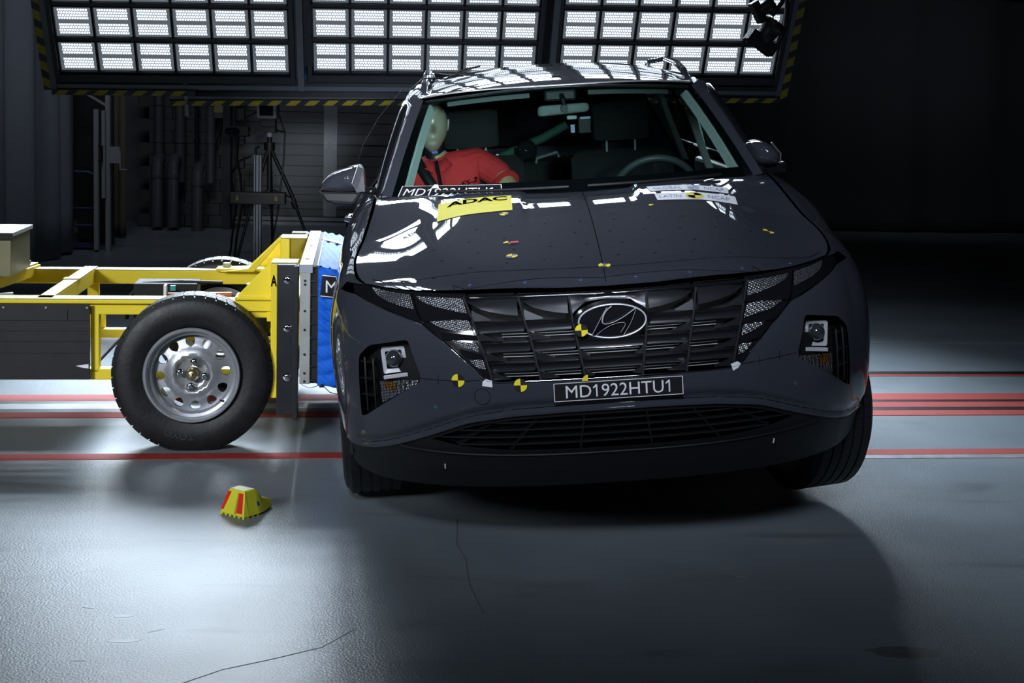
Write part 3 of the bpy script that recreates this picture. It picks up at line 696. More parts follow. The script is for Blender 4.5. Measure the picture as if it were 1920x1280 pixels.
def steel_rim(rr, W):
    """12-window steel wheel, outer face towards -x"""
    m = MB(); o = -W/2
    # rim barrel and flange
    m.lathe([(o-.004, rr+.006), (o-.010, rr+.002), (o-.010, rr-.006), (o-.002, rr-.012), (o+.012, rr-.016), (o+.018, rr-.028), (o+.05, rr-.034), (W*.45, rr-.03), (W*.47, rr), (W*.45, rr), (W*.44,rr-.02), (o+.06, rr-.024), (o+.02, rr-.012), (o+.006, rr)], 'x', 72, closed=True)
    # disc with windows: map polar region (r,t) with a dished profile
    prof = [(.030, .030), (.048, .028), (.062, .026), (.070, .012), (.080, .004), (.100, .012), (.118, .022), (.150, .030), (.165, .034), (.2, .036)]
    def fn(a, b):
        r = math.hypot(a, b); return (o + .020 + pw(prof, r), -a, b)
    R1 = rr - .030; out = [(R1*math.cos(t), R1*math.sin(t)) for t in [2*PI*i/72 for i in range(72)]]
    holes = [[(.031*math.cos(t), .031*math.sin(t)) for t in [2*PI*i/24 for i in range(24)]]]
    for k in range(12):
        a = 2*PI*(k+.15)/12; c = R1 - .031; L = []
        for i in range(20):
            t = 2*PI*i/20; ux = .0200*math.cos(t); uy = .0195*math.sin(t) * (1 + .32*math.cos(t))
            ux = math.copysign(abs(ux)**.85 * .0200**.15, ux)
            L.append(((c+ux)*math.cos(a) - uy*math.sin(a), (c+ux)*math.sin(a) + uy*math.cos(a)))
        holes.append(L)
    return m, fn, out, holes
def put_tyre_text(m, txt, R, a0, xo, size):
    V, Fc, w_ = text_geo(txt, size)
    P = []
    for x, y in V:
        r = R + y; t = a0 - x / R; P.append((xo, -r*math.sin(t), r*math.cos(t)))
    m.add(P, Fc)
# ================================================================ impact trolley
T = empty('impact_trolley', (0, YT, 0), (0, 0, TAU), label='yellow crash test trolley with spoked silver wheels rammed into the side of the car', category='trolley')
def tw(y, near, x=-1.335):
    """trolley wheel: origin at hub; near wheels show the outer face (-y)"""
    tm = tyre(.329, .185, .196, flat=.008, n=80)
    o = tm.build('wheel', 'rubber', T, smooth=40); o.location = (x, y, .326); o.rotation_euler = (0, 0, PI/2)
    t2 = tread(.329, .185, (-.045, 0, .045), 46); tt = t2.build('tread', 'rubber', o)
    rm, fn, out, holes = steel_rim(.196, .185)
    r1 = rm.build('rim', 'silver', o, smooth=35)
    panel('wheel_disc', out, holes, fn, .012, 'silver', o, flip=False, rim=.012, rimdir=(1, 0, 0), dn=.004)
    m = MB(); m.lathe([(-.093, .0), (-.093, .010), (-.088, .020), (-.080, .0265), (-.05, .028), (.05,.028)], 'x', 28); m.build('hub_cap', 'brass', o, smooth=40)
    m = MB(); m.lathe([(-.0925, .0), (-.0925,.006), (-.096,.006), (-.098, .0)], 'x', 16); m.build('hub_dimple', 'chrome', o, smooth=60)
    for k in range(4):
        a = .15 + k*PI/2; c = (0, -.052*math.sin(a), .052*math.cos(a))
        m = MB(); m.lathe([(-.066,.016),(-.072,.016),(-.074,.012),(-.084,.011),(-.085,.009),(-.085,.006),(-.078,.0055),(-.078,.0)], 'x', 16, c); m.build('wheel_bolt', 'chrome', o, smooth=30)
    m = MB(); m.lathe([(-.012, .0), (-.012, .030), (.02, .045), (.05,.045)], 'x', 24); m.build('axle_flange', 'steel', o, smooth=30)
    m = MB(); m.tube([(-.095,-.118,-.105),(-.085,-.125,-.11),(-.06,-.14,-.118)], .0045, 8); m.build('valve', 'black', o, smooth=60)
    # raised maker's lettering on the sidewall
    m = MB(); V, Fc, w_ = text_geo('TOYO', .030, 0); k2 = .125 / w_
    P = [(-.0945, (.262 + y) * math.sin(t), -(.262 + y) * math.cos(t)) for x, y, t in ((x, y, (x + w_/2)*k2/.262 - .04) for x, y in V)]
    m.add(P, Fc); m.build('sidewall_lettering', mat('raised_rubber', (.034, .034, .037), .35) if 'raised' not in MT else MT['raised'], o)
    return o
W1 = tw(.0925, True)
def dup_tree(o, parent=None):
    c = o.copy(); COL.objects.link(c)
    if parent: c.parent = parent
    for ch in list(o.children): dup_tree(ch, c)
    return c
for x, y, flip in ((-1.335, 1.42, 1), (-4.335, .0925, 0), (-4.335, 1.42, 1)):
    c = dup_tree(W1, T); c.location = (x, y, .326); c.rotation_euler = (0, 0, PI/2 + (PI if flip else 0))
def tb_(name, *boxes, mt='yellow', bevel=.004, **k):
    m = MB()
    for b in boxes: m.b2(*b)
    return m.build(name, mt, T, bevel=bevel, **k)
# side rails (upper), with pale worn top faces
tb_('side_rail', (-4.7,-1.02,.19,.27,.552,.612), (-4.7,-1.02,.165,.27,.602,.620)); tb_('side_rail', (-4.7,-1.02,1.25,1.33,.546,.606), (-4.7,-1.02,1.25,1.34,.600,.614))
tb_('rail_top', (-4.7,-1.4,.165,.27,.620,.6235), mt='wornyellow', bevel=0); tb_('rail_top', (-4.7,-1.15,1.25,1.34,.614,.6175), mt='wornyellow', bevel=0)
tb_('lower_rail', (-4.7,-1.05,.19,.25,.270,.318)); tb_('lower_rail', (-4.7,-1.05,1.25,1.31,.262,.318))
tb_('rail_upright', (-1.78,-1.745,.19,.24,.30,.56)); tb_('rail_upright', (-1.985,-1.93,1.27,1.31,.30,.56)); tb_('rail_upright', (-1.50,-1.44,1.27,1.31,.30,.56))
tb_('rail_gusset', (-1.93,-1.9,1.28,1.31,.32,.40))
# cross beams
m = MB(); m.bar((-1.975, .20, .585), (-1.975, 1.33, .585), .062, .07); m.build('cross_beam', 'yellow', T, bevel=.004)
m = MB(); m.bar((-1.975, .20, .6215), (-1.975, 1.33, .6215), .062, .004); m.bar((-1.975, .80, .624), (-1.975, .86, .624), .075, .008); m.build('beam_top_plate', 'wornyellow', T)
m = MB(); m.bar((-2.36, .35, .63), (-2.26, 1.34, .63), .05, .02); m.build('ramp_plate', 'wornyellow', T, bevel=.002)
m = MB(); m.bar((-2.335, .35, .615), (-2.235, 1.34, .605), .02, .05); m.build('angle_beam', 'yellow', T, bevel=.002)
m = MB(); m.tube([(-2.6, .42, .56), (-2.20, .62, .57)], .018, 12); m.build('push_rod', 'steel', T, smooth=60)
m = MB(); m.tube([(-2.27,1.28,.63),(-2.27,1.28,.655)], .012, 6); m.build('plate_bolt', 'steel', T)
# black rubber sheet on the near side
m = MB(); m.b2(-3.4, -1.779, .160, .166, .278, .600); m.build('side_sheet', 'panel', T, bevel=.001)
m = MB()
for z in (.53, .485, .44, .39): m.b2(-3.4, -1.782, .1585, .1600, z, z + .0015)
m.b2(-1.872, -1.870, .1585, .16, .532, .577); m.build('sheet_seam', 'black_gloss', T)
for x in (-2.135, -1.96, -1.79):
    m = MB(); m.tube([(x, .157, .586), (x, .160, .586)], .0048, 10); m.build('sheet_rivet', 'alu', T)
m = MB(); m.add([(-1.838,.1595,.336),(-1.800,.1595,.342),(-1.785,.1595,.343),(-1.785,.1595,.325),(-1.81,.1595,.328)], [(0,1,2,3,4)]); m.build('white_scrap', 'white', T)
# underslung parts
tb_('equipment_tray', (-3.4,-1.80,.35,1.1,.28,.30), mt='black_matt'); tb_('equipment_case', (-1.72,-1.42,1.0,1.2,.36,.58), mt='black_matt')
m = MB(); m.tube([(-1.76,1.05,.40),(-1.74,1.05,.52),(-1.68,1.05,.575),(-1.5,1.05,.585),(-1.3,1.05,.58)], .009, 8); m.tube([(-1.74,.9,.46),(-1.6,.9,.455),(-1.4,.9,.465),(-1.2,.9,.46)], .013, 8); m.build('black_hose', 'black', T, smooth=60)
m = MB(); m.tube([(-1.55,.95,.53),(-1.25,.95,.535)], .014, 10); m.tube([(-1.05,.95,.53),(-.98,.95,.53)], .02, 10); m.build('orange_hose', 'orange', T, smooth=60)
m = MB(); m.b2(-1.565,-1.555,.9,.96,.46,.585); m.build('white_bracket', 'white', T)
for x, z in ((-1.52, .575), (-1.63, .44)):
    m = MB(); m.b2(x-.012, x+.012, .88, .9, z-.012, z+.012); m.build('hose_clip', 'teal', T)
m = MB(); m.lathe([(.36,.08),(.36,.06),(.52,.06),(.53,.05),(.60,.05),(.60,.0)], 'z', 24, (-1.12, .85, 0)); m.build('damper', 'black', T, smooth=40)
m = MB(); m.lathe([(.598,.052),(.603,.052),(.603,.045),(.6,.0)], 'z', 24, (-1.12, .85, 0)); m.build('damper_collar', 'steel', T, smooth=40)
for y in (.09, 1.42):
    m = MB(); m.tube([(-1.335, y + (.12 if y < 1 else -.12), .326), (-1.335, .75, .326)], .03, 12); m.build('axle', 'blackpaint', T, smooth=60)
# equipment box at the back of the rails
m = MB(); m.b2(-2.9, -2.235, .75, 1.15, .640, .825); m.build('equipment_box', mat('brushed_box', (.22,.21,.15), .4, .6), T, bevel=.003)
m = MB(); m.b2(-2.92, -2.225, .73, 1.17, .826, .845); m.build('box_lid', 'alu', T, bevel=.002)
m = MB(); m.b2(-2.92, -2.222, .728, .732, .815, .845); m.build('lid_edge', 'black', T)
# front head with gussets
def plate_poly(name, pts, y0, y1, mt='yellow', bevel=.003):
    n = len(pts); m = MB(); m.add([(x, y0, z) for x, z in pts] + [(x, y1, z) for x, z in pts], [tuple(range(n)), tuple(range(n, 2*n))[::-1]] + [(i, i+n, (i+1) % n + n, (i+1) % n) for i in range(n)])
    return m.build(name, mt, T, bevel=bevel, smooth=30)
plate_poly('gusset_plate', [(-1.17,.632),(-1.02,.790),(-1.00,.790),(-1.00,.575),(-1.17,.575)], .145, .160)
plate_poly('gusset_plate', [(-1.19,.632),(-1.035,.785),(-.90,.785),(-.90,.575),(-1.19,.575)], 1.36, 1.375)
plate_poly('gusset_plate', [(-1.33,.615),(-1.19,.632),(-1.035,.785),(-1.02,.785),(-1.16,.615)], 1.2, 1.215)
tb_('head_post', (-1.012,-.985,.04,.16,.22,.795)); tb_('head_post', (-1.03,-.985,1.20,1.37,.22,.785)); tb_('head_beam', (-.96,-.90,.16,1.37,.56,.62)); tb_('head_beam', (-1.0,-.90,.10,1.37,.30,.40))
tb_('head_top', (-1.01,-.90,.04,.18,.793,.800), mt='wornyellow', bevel=.001); tb_('head_top', (-1.03,-.90,1.2,1.37,.783,.790), mt='wornyellow', bevel=.001)
tb_('bracket_plate', (-1.17,-1.0,.13,.27,.625,.640), (-1.35,-1.0,1.22,1.36,.614,.630)); tb_('bracket_foot', (-1.15,-1.0,.16,.25,.545,.60), (-1.035,-1.0,.15,.25,.53,.62))
for x, y, z, r in ((-1.30,1.28,.632,.020), (-1.05,1.28,.632,.012), (-1.13,.19,.642,.010), (-1.06,.20,.642,.012)):
    m = MB(); m.lathe([(z, r*1.3), (z+.005, r*1.3), (z+.005, r), (z+.02, r), (z+.022, 0)], 'z', 6 if r > .015 else 12, (x, y, 0)); m.build('frame_bolt', 'steel', T)
# letter A on the head post
m = MB(); add_text(m, 'A', .026, .048, lambda x, y: (-1.000 + x, .0385, .722 + y), bold=.03); m.build('letter_a', 'ink', T)
# black vertical strike posts
for y, nm in ((.03, 'post'), (1.45, 'post')):
    tb_('mounting_post', (-.985,-.902,y-.02,y+.05,.155,.794), mt='blackpaint', bevel=.004)
    tb_('post_flange', (-.915,-.895,y-.035,y+.05,.135,.790), mt='blackpaint', bevel=.003)
    for z in (.731, .526, .317):
        m = MB(); yy = y - .02
        m.lathe([(yy, .0175), (yy-.003, .0175), (yy-.004, .013), (yy-.006,.0125), (yy-.014, .0115), (yy-.015,.009), (yy-.015,.005), (yy-.006,.0045), (yy-.006, 0)], 'y', 24, (-.94, 0, z)); m.build('post_bolt', 'chrome', T, smooth=35)
# galvanised plate and ventilated spacer
def gplate():
    out = [(0, .288), (1.5, .288), (1.5, .794), (0, .794)]
    return out
tb_('backing_plate', (-.889,-.845,.0,1.5,.288,.794), mt='steel', bevel=.003)
tb_('plate_cap', (-.892,-.836,-.002,1.502,.760,.797), mt='alu', bevel=.002)
m = MB()
for z in (.728, .712, .60, .52, .415, .335, .30):
    for x in (-.868,): m.tube([(x, -.003, z), (x, .002, z)], .0052, 12)
m.build('plate_hole', 'black_matt', T)
m = MB()
for y in (.2, .75, 1.3):
    m.tube([(-.865, y, .797), (-.865, y, .801)], .008, 12)
m.build('cap_bolt', 'steel', T)
m = MB(); m.b2(-.845, -.818, .012, 1.49, .290, .792); m.build('spacer_core', 'black_matt', T)
m = MB()
for i in range(9): m.b2(-.845, -.815, .002, .014, .30 + i*.0605, .306 + i*.0605)
m.b2(-.818, -.813, .0, 1.5, .29, .793); m.build('spacer_rib', 'blackpaint', T)
# honeycomb block in crumpled blue foil
def honey():
    m = MB(); rings = []; NZ, NY = 44, 36
    random.seed(3); ph = [random.uniform(0, 6.28) for _ in range(12)]
    def cr(a, b):  # horizontal pleats
        return .009*math.sin(b*105 + 1.6*math.sin(a*7+ph[0]) + ph[1]) + .007*math.sin(b*61 + 2.1*math.sin(a*5+ph[2])) + .004*math.sin(a*37 + b*40 + ph[3]) + .004*math.sin(a*83 + 3*math.sin(b*30))
    x0, z0, z1 = -.813, .284, .790
    # lengthwise slices from the near end to the far end; section follows bottom -> front -> top
    def front(y, t):
        bul = .13 + .015*math.sin(t*PI) + .012*math.sin(y*9+1)
        if y < .12: bul -= .0
        return x0 + bul
    def section(y, sc=0):
        P = []
        for i in range(13): t = i/12; P.append((x0 + (front(y, 0)-x0)*t, z0 + .008*math.sin(t*9+y*20) - .008*t))
        for i in range(1, NZ): t = i/NZ; P.append((front(y, t) + cr(y, t*.5), z0 + (z1 - z0)*t))
        for i in range(13): t = 1 - i/12; P.append((x0 + (front(y, 1)-x0)*t, z1 - .030*t + .006*math.sin(t*23 + y*31) ))
        return P
    ys = [0.0] + [1.5*(i/NY) for i in range(1, NY)] + [1.5]
    for y in ys: rings.append([(x, y + .004*math.sin(z*60), z) for x, z in section(y)])
    m.loft(rings, wrap=False, cap=False)
    # near end face with pleats
    NX = 16; rows = []
    for i in range(NZ*2 + 1):
        t = i/(NZ*2); z = z0 + (z1-z0)*t; row = []
        for j in range(NX + 1):
            u = j/NX; x = x0 + (front(0, t) + cr(0, t*.5)*u - x0)*u
            d = .013*abs(math.sin(t*9.2*PI + .6*math.sin(u*5+t*9) )) ** .6 * (.35 + .65*math.sin(u*PI*.9+.25)) + .004*math.sin(u*19 + t*70)
            row.append((x, -.004 - d, z - .010*u*(1-t) - .026*u*t))
        rows.append(row)
    m.loft(rows[::-1], wrap=False, cap=False)
    m.add([(x0, 1.5, z0), (x0+.13, 1.5, z0), (x0+.13, 1.5, z1-.03), (x0, 1.5, z1)], [(0,1,2,3)])
    return m
honey().build('honeycomb_block', 'blue', T, smooth=50)
m = MB(); m.add([(-.80,.0,.772),(-.80,.9,.772),(-.68,.9,.752),(-.68,.3,.752)], [(0,1,2,3)]); 
m = MB(); m.bar((-.812, 1.1, .7945), (-.69, 1.0, .775), .04, .004); m.build('yellow_tape', 'hazyellow', T)
# number sign on the end of the block
m = MB(); pl = lambda x, z: (-.80 + x + .115, -.0265 + .01*0, .70 + z - x*.08)
m.add([pl(-.12,-.045), pl(.012,-.047), pl(.012,.047), pl(-.11,.05)], [(0,1,2,3)], 0)
up_ = lambda p: (p[0], p[1]-.0006, p[2])
m.add([up_(p) for p in (pl(-.118,-.043), pl(.012,-.046), pl(.012,-.043), pl(-.118,-.040))], [(0,1,2,3)], 1)
m.add([up_(p) for p in (pl(-.110,.044), pl(.012,.042), pl(.012,.045), pl(-.110,.048))], [(0,1,2,3)], 1)
SB = m.build('number_sign', ['sticker_black', 'white'], T)
m = MB(); add_text(m, 'MD', .100, .050, lambda x, y: up_(up_(pl(-.046 + x, y)))); m.build('sign_lettering', 'white', SB)
m = MB(); m.tube([(-.88,.01,.285),(-.85,.0,.272),(-.82,.0,.278),(-.80,0,.285)], .0015, 6); m.tube([(-.79,0,.283),(-.76,-.01,.255),(-.70,-.01,.240),(-.64,0,.238)], .002, 6); m.build('loose_wire', 'black', T, smooth=60)
m = MB(); m.b2(-.805, -.785, -.012, .01, .276, .290); m.build('wire_clip', 'black', T)
# ================================================================ yellow and red block on the floor
e = empty('marker_block', (-.93, 5.24, 0), (0, 0, .95), label='small yellow wedge shaped plastic block with red reflectors lying on the floor', category='block')
m = MB(); rings = []
for x, hw, z0, z1, tw_ in ((-.084, .060, .006, .012, .058), (-.062, .062, .006, .088, .041), (-.058, .062, .006, .094, .038), (-.010, .062, .006, .094, .038), (.002, .060, .006, .086, .039), (.030, .052, .006, .054, .034), (.062, .038, .006, .042, .022), (.092, .022, .006, .034, .014), (.102, .016, .008, .022, .010)):
    rings.append([(x, -hw, z0), (x, hw, z0), (x, tw_, z1), (x, -tw_, z1)])
m.loft(rings); m.build('block_body', 'chock', e, bevel=.003)
ef_ = lambda y, z, d=.0012: (-.084 + (z - .012) * .29 - d, y * (1 - (z - .012) * 3.9), z)
m = MB(); m.add([ef_(-.022, .018), ef_(-.050, .018), ef_(-.050, .086), ef_(-.022, .086)], [(0,1,2,3)]); m.build('red_reflector', 'chockred', e)
m = MB(); m.add([ef_(.060, .020), ef_(.048, .020), ef_(.034, .086), ef_(.058, .086)], [(0,1,2,3)]); m.build('red_reflector', 'chockred', e)
m = MB(); m.add([ef_(-.010, .014), ef_(-.021, .014), ef_(-.021, .086), ef_(-.014, .086)], [(0,1,2,3)]); m.build('recess_shade', mat('recess_shade_yellow', (.30, .27, .02), .5), e)  # flat strip in darker yellow, the recess's shade put into the colour
m = MB(); p_ = ef_(-.037, .052); m.tube([(p_[0], p_[1], p_[2]), (p_[0]-.003, p_[1], p_[2])], .003, 10); m.build('rivet', 'chrome', e)
m = MB()
for i in range(6): m.b2(-.082, -.070, -.058 + i*.022, -.048 + i*.022, 0, .010)
for i in range(7): m.b2(-.066 + i*.024, -.058 + i*.024, -.060 + max(0, i-2)*.009, -.050 + max(0, i-2)*.009, 0, .010)
m.build('foot_teeth', 'chock', e)
m = MB(); m.b2(-.07, .09, -.012, .012, .001, .007); m.build('base_plate', 'black_matt', e)
sf_ = lambda x, z, d=.0012: (x, -(pw([(-.06,.062),(-.01,.062),(.03,.052),(.06,.038)], x) - (z-.006) * pw([(-.06,.27),(-.01,.27),(.03,.37),(.06,.4)], x)) - d, z)
m = MB(); m.add([sf_(-.018, .030), sf_(.010, .032), sf_(.010, .058), sf_(-.018, .060)], [(0,1,2,3)], 0); m.add([sf_(-.012, .034, .002), sf_(.006, .035, .002), sf_(.006, .048, .002), sf_(-.012, .050, .002)], [(0,1,2,3)], 1); m.build('label_sticker', ['white', 'darkblue'], e)
m = MB()
for j in range(3): m.b2(-.056 + j*.015, -.045 + j*.015, -.034, .034, .0938, .0955)
m.build('top_ribs', mat('pale_plastic', (.72,.72,.45), .25), e)

# ================================================================ the car
C = empty('car', (.38257215, 4.61278278, .0215123), (.0096956, -.0780589, .0338573), label='dark grey sport utility car with a number sign below its grille, tilted by the trolley', category='car')
LOW = [(-.95,.36),(-.86,.352),(-.774,.373),(-.717,.395),(-.612,.436),(-.473,.489),(-.328,.51),(-.161,.517),(.161,.517),(.328,.51),(.473,.489),(.612,.436),(.717,.395),(.774,.373),(.86,.352),(.95,.36)]
T_LOW = smooth_table(LOW, step=.0158, n=1)
T_CR = smooth_table([(0,.574),(.2,.574),(.377,.567),(.524,.528),(.652,.478),(.81,.410),(.95,.385),(1.1,.385)])
def sst(t): t = min(1, max(0, t)); return t*t*(3-2*t)
def bump_fn(s, z):
    x, y, _ = surf(s, z); a = abs(x); zc = tb(T_CR, a)
    r = 0
    if z < zc: r = .034 * sst((zc - z) / .06) - .026 * sst(1 - (z - tb(T_LOW, max(-.95, min(.95, x)))) / .034)
    # shallow hollow between grille corner and lamp recess
    h = .012 * math.exp(-((a - .60) / .10) ** 2) * math.exp(-((z - .60) / .10) ** 2)
    r += h
    f = min(1, abs(s) / 1.2); c = math.cos(f*PI/2) ; d = math.sin(f*PI/2) ** 3
    return (x - math.copysign(r*d, x), y + r*max(c, .25), z)
GR = [(.834,.872),(.74,.843),(.604,.80),(.574,.776),(.52,.733),(.463,.68),(.423,.636),(.400,.623),(.37,.619),(.278,.619),(.14,.619),(0,.619)]
S_ = lambda pts: [(s_of_x(x, z), z) for x, z in pts]
SY = lambda pts: [(s_of_y(y, z), z) for y, z in pts]
def mir(pts): return [(-a, b) for a, b in pts][::-1]
arch = [(.95 - .41*math.cos(t), .35 + .41*math.sin(t)) for t in [math.radians(66 - 66*i/10) for i in range(11)]]     # (y,z) from the upper front down to the front
half = S_(dens(GR[::-1], .03, False))[:] + SY([(.62,.872)] + arch + [(.54,.358)]) + S_([(x, tb(T_LOW, x)) for x in [.86 - .03*i for i in range(29)]][0:29])
right = half; left = mir(half)
outer = right + left
def clean(P, e=.0015):
    o = []
    for p in P:
        if not o or math.hypot(p[0]-o[-1][0], p[1]-o[-1][1]) > e: o.append(p)
    if math.hypot(o[0][0]-o[-1][0], o[0][1]-o[-1][1]) < e: o.pop()
    return o
outer = clean(outer)
def rounded(P, r, n=5):
    out = []
    for i in range(len(P)):
        a, b, c = Vector(P[i-1]), Vector(P[i]), Vector(P[(i+1) % len(P)])
        d1 = (a-b).normalized()*min(r, (a-b).length*.45); d2 = (c-b).normalized()*min(r, (c-b).length*.45)
        for j in range(n + 1):
            t = j/n; p = (b+d1)*(1-t)**2 + b*2*t*(1-t) + (b+d2)*t*t; out.append((p.x, p.y))
    return out
CAV = [(.826,.684),(.786,.724),(.658,.752),(.650,.745),(.618,.640),(.620,.620),(.812,.486),(.830,.478)]
cavr = rounded(CAV, .012, 3)
holes = [S_(cavr), [(-a, b) for a, b in S_(cavr)]]
BP = panel('front_bumper', outer, holes, bump_fn, .013, 'paint', C, rim=.018, dn=.010)
# ---- bonnet
fr = [(x, tb(T_YF, abs(x))) for x in [-.775 + 1.55*i/40 for i in range(41)]]
sr = [(seam_x(y) - .003, y) for y in [.47 + .94*i/24 for i in range(25)]]
rear = [(.74,1.405),(.68,1.345),(.58,1.285),(.46,1.235),(.32,1.200),(.16,1.180),(0,1.172)]
ho = fr + sr + rear + [(-x, y) for x, y in rear[::-1][1:]] + [(-x, y) for x, y in sr[::-1]]
hood_fn = lambda x, y: (x, y, hood_z(x, y))
panel('bonnet', clean(ho, .004), [], hood_fn, .022, 'paint', C, rim=.016, dn=.02)
# ---- black panels that carry the grille and the running lights
up = [(x, tb(T_ZE, x) - .004) for x in [i*.03 for i in range(28)]] + [(.843,.906)]
gb = clean(S_(up) + S_([(.841,.874)]) + S_([(x, z + .002) for x, z in GR]))
gball = clean([(-a, b) for a, b in gb[::-1]] + gb)
def back_fn(d): return lambda s, z: (lambda p: (p[0]*(1 - d*.10), p[1] + d, p[2]))(surf(s, z))
# deep back of the grille
GI = [(0,.89),(.10,.89),(.20,.89),(.30,.888),(.40,.885),(.455,.882),(.43,.80),(.405,.72),(.378,.624),(.28,.621),(.14,.621)]
gi = S_(GI); gia = clean([(-a, b) for a, b in gi[::-1] if a > 1e-6] + gi)
panel('grille_back', gia, [], back_fn(.085), .05, 'black_matt', C, rim=0)
lampout = clean(S_([(x, tb(T_ZE, x) - .004) for x in [.455 + .03*i for i in range(13)]] + [(.843,.908),(.842,.876)] + GR[1:7] + [(.398,.624),(.386,.628),(.401,.684),(.421,.753),(.439,.817)]))
for sg in (1, -1):
    P = lampout if sg > 0 else [(-a, b) for a, b in lampout]
    panel('running_light_housing', P, [], back_fn(.010), .025, 'black_gloss', C, rim=.03, rimdir=(0, 1, 0), dn=.02)
# frame strips around the grille mouth
for nm, pts, r, mt, d in (('grille_lower_trim', [(x, z + .004) for x, z in GR[1:]], .0022, 'chrome', -.001), ('grille_upper_trim', [(x, tb(T_ZE, x) - .016) for x in [i*.04 for i in range(12)]], .006, 'black_gloss', .004)):
    q = [Vector(on_body(x, z)) + Vector((0, d, 0)) for x, z in dens(pts, .02, False)]
    full = [Vector((-p.x, p.y, p.z)) for p in (q if q[0].x > q[-1].x else q[::-1])] + [p for p in (q[::-1] if q[0].x > q[-1].x else q)]
    full2 = [full[0]]
    for p in full[1:]:
        if (p - full2[-1]).length > .002: full2.append(p)
    m = MB(); m.tube(full2, r, 6); m.build(nm, mt, C, smooth=60)
# ---- grille cells
XB = [[(.628,.385),(.684,.399),(.753,.420),(.817,.438),(.885,.463)], [(.627,.232),(.683,.243),(.745,.254),(.805,.270),(.885,.288)], [(.624,.091),(.679,.099),(.744,.110),(.802,.119),(.885,.126)]]
ROWZ = [.882, .806, .746, .684, .624]
def gp(x, z, d): p = on_body(x, z); return (p[0], p[1] + d, p[2])
def facet(name, P3, th=.008, mt='grille', bev=.0012):
    n = len(P3); m = MB(); B = [(x, y + th, z) for x, y, z in P3]
    m.add(list(P3) + B, [tuple(range(n)), tuple(range(n, 2*n))[::-1]] + [(i, i+n, (i+1) % n + n, (i+1) % n) for i in range(n)])
    o = m.build(name, mt, C, smooth=25); 
    return o
def curve_strip(name, top, bot, d0, d1, mt='grille', n=14, belly=.006):
    """concave blade between a top and a bottom line, both lists of (x,z)"""
    m = MB(); rows = []
    def at(L, t):
        f = t*(len(L)-1); i = min(int(f), len(L)-2); f -= i; return (L[i][0]+(L[i+1][0]-L[i][0])*f, L[i][1]+(L[i+1][1]-L[i][1])*f)
    K = 7
    for j in range(K):
        v = j/(K-1); r = []
        for i in range(n + 1):
            a, b = at(top, i/n), at(bot, i/n); r.append(gp(a[0]+(b[0]-a[0])*v, a[1]+(b[1]-a[1])*v, d0 + (d1-d0)*v + belly*math.sin(v*PI)))
        rows.append(r)
    lip = [(p[0], p[1] + .022, p[2] + .003) for p in rows[0]]; low = [(p[0], p[1] + .02, p[2] - .001) for p in rows[-1]]
    m.loft([lip, rows[0]], wrap=False, cap=False); m.loft(rows, wrap=False, cap=False); m.loft([rows[-1], low], wrap=False, cap=False)
    return m.build(name, mt, C, smooth=40)
for sg in (1, -1):
    for ci in range(2):
        for ri in range(4):
            zt, zb = ROWZ[ri], ROWZ[ri+1]; h = zt - zb
            xo = lambda z: pw(XB[ci], z); xi = lambda z: pw(XB[ci+1], z)
            o1, i1 = xo(zt) - .006, xi(zt) + .004
            if ri == 0:   # broad curved blade, deep at the inner end, thin at the outer end
                top = [(sg*(o1 + (i1-o1)*t), zt) for t in (0, .25, .5, .75, 1)]
                bot = [(sg*(o1 + (i1-o1)*t), zt - h*q) for t, q in ((0, .20), (.25, .50), (.5, .64), (.75, .74), (1, .80))]
                curve_strip('grille_blade', top, bot, -.002, .030)
            else:
                top = [(sg*(o1 + (i1-o1)*t), zt - .003) for t in (0, .5, 1)]
                bot = [(sg*(o1 + (i1-o1)*t), zt - h*q) for t, q in ((0, .58), (.5, .52), (1, .50))]
                curve_strip('grille_blade', top, bot, .0, .020)
            # small pointed wing at the lower outer corner of the cell
            ob = xo(zb + h*.3) - .004
            facet('grille_wing', [gp(sg*ob, zb + h*.50, .004), gp(sg*(ob - .012), zb + h*.42, .0), gp(sg*(ob - .060), zb + h*.12, .014), gp(sg*(ob - .058), zb + h*.06, .016), gp(sg*(ob + .002), zb + h*.05, .006)], .010, 'grille')
    # vertical dividers
for sg in (1, -1):
    for L in XB[:3]:
        m = MB(); A = []
        for z in [.622 + .0263*i for i in range(11)]:
            x = pw(L, z) * sg; A.append([gp(x - .003, z, .0), gp(x + .003, z, .0), gp(x + .002, z, .07), gp(x - .002, z, .07)])
        m.loft(A); m.build('grille_divider', 'black_matt', C, smooth=30)
# centre column
for ri in range(4):
    zt, zb = ROWZ[ri], ROWZ[ri+1]; h = zt - zb; w_ = pw(XB[2], zt) - .004
    if ri == 0:
        curve_strip('grille_blade', [(-w_, zt), (0, zt), (w_, zt)], [(-w_, zt-h*.85), (-w_*.6, zt-h*.35), (0, zt-h*.28), (w_*.6, zt-h*.35), (w_, zt-h*.85)], -.002, .02, n=20)
    else: curve_strip('grille_blade', [(-w_, zt-.003), (w_, zt-.003)], [(-w_, zt-h*.55), (w_, zt-h*.55)], .0, .02)
    if ri > 1:
        for sg in (1, -1): facet('grille_wing', [gp(sg*w_, zb+h*.5, .004), gp(sg*(w_-.035), zb+h*.12, .014), gp(sg*(w_-.033), zb+h*.06, .016), gp(sg*w_, zb+h*.05, .006)], .010, 'grille')
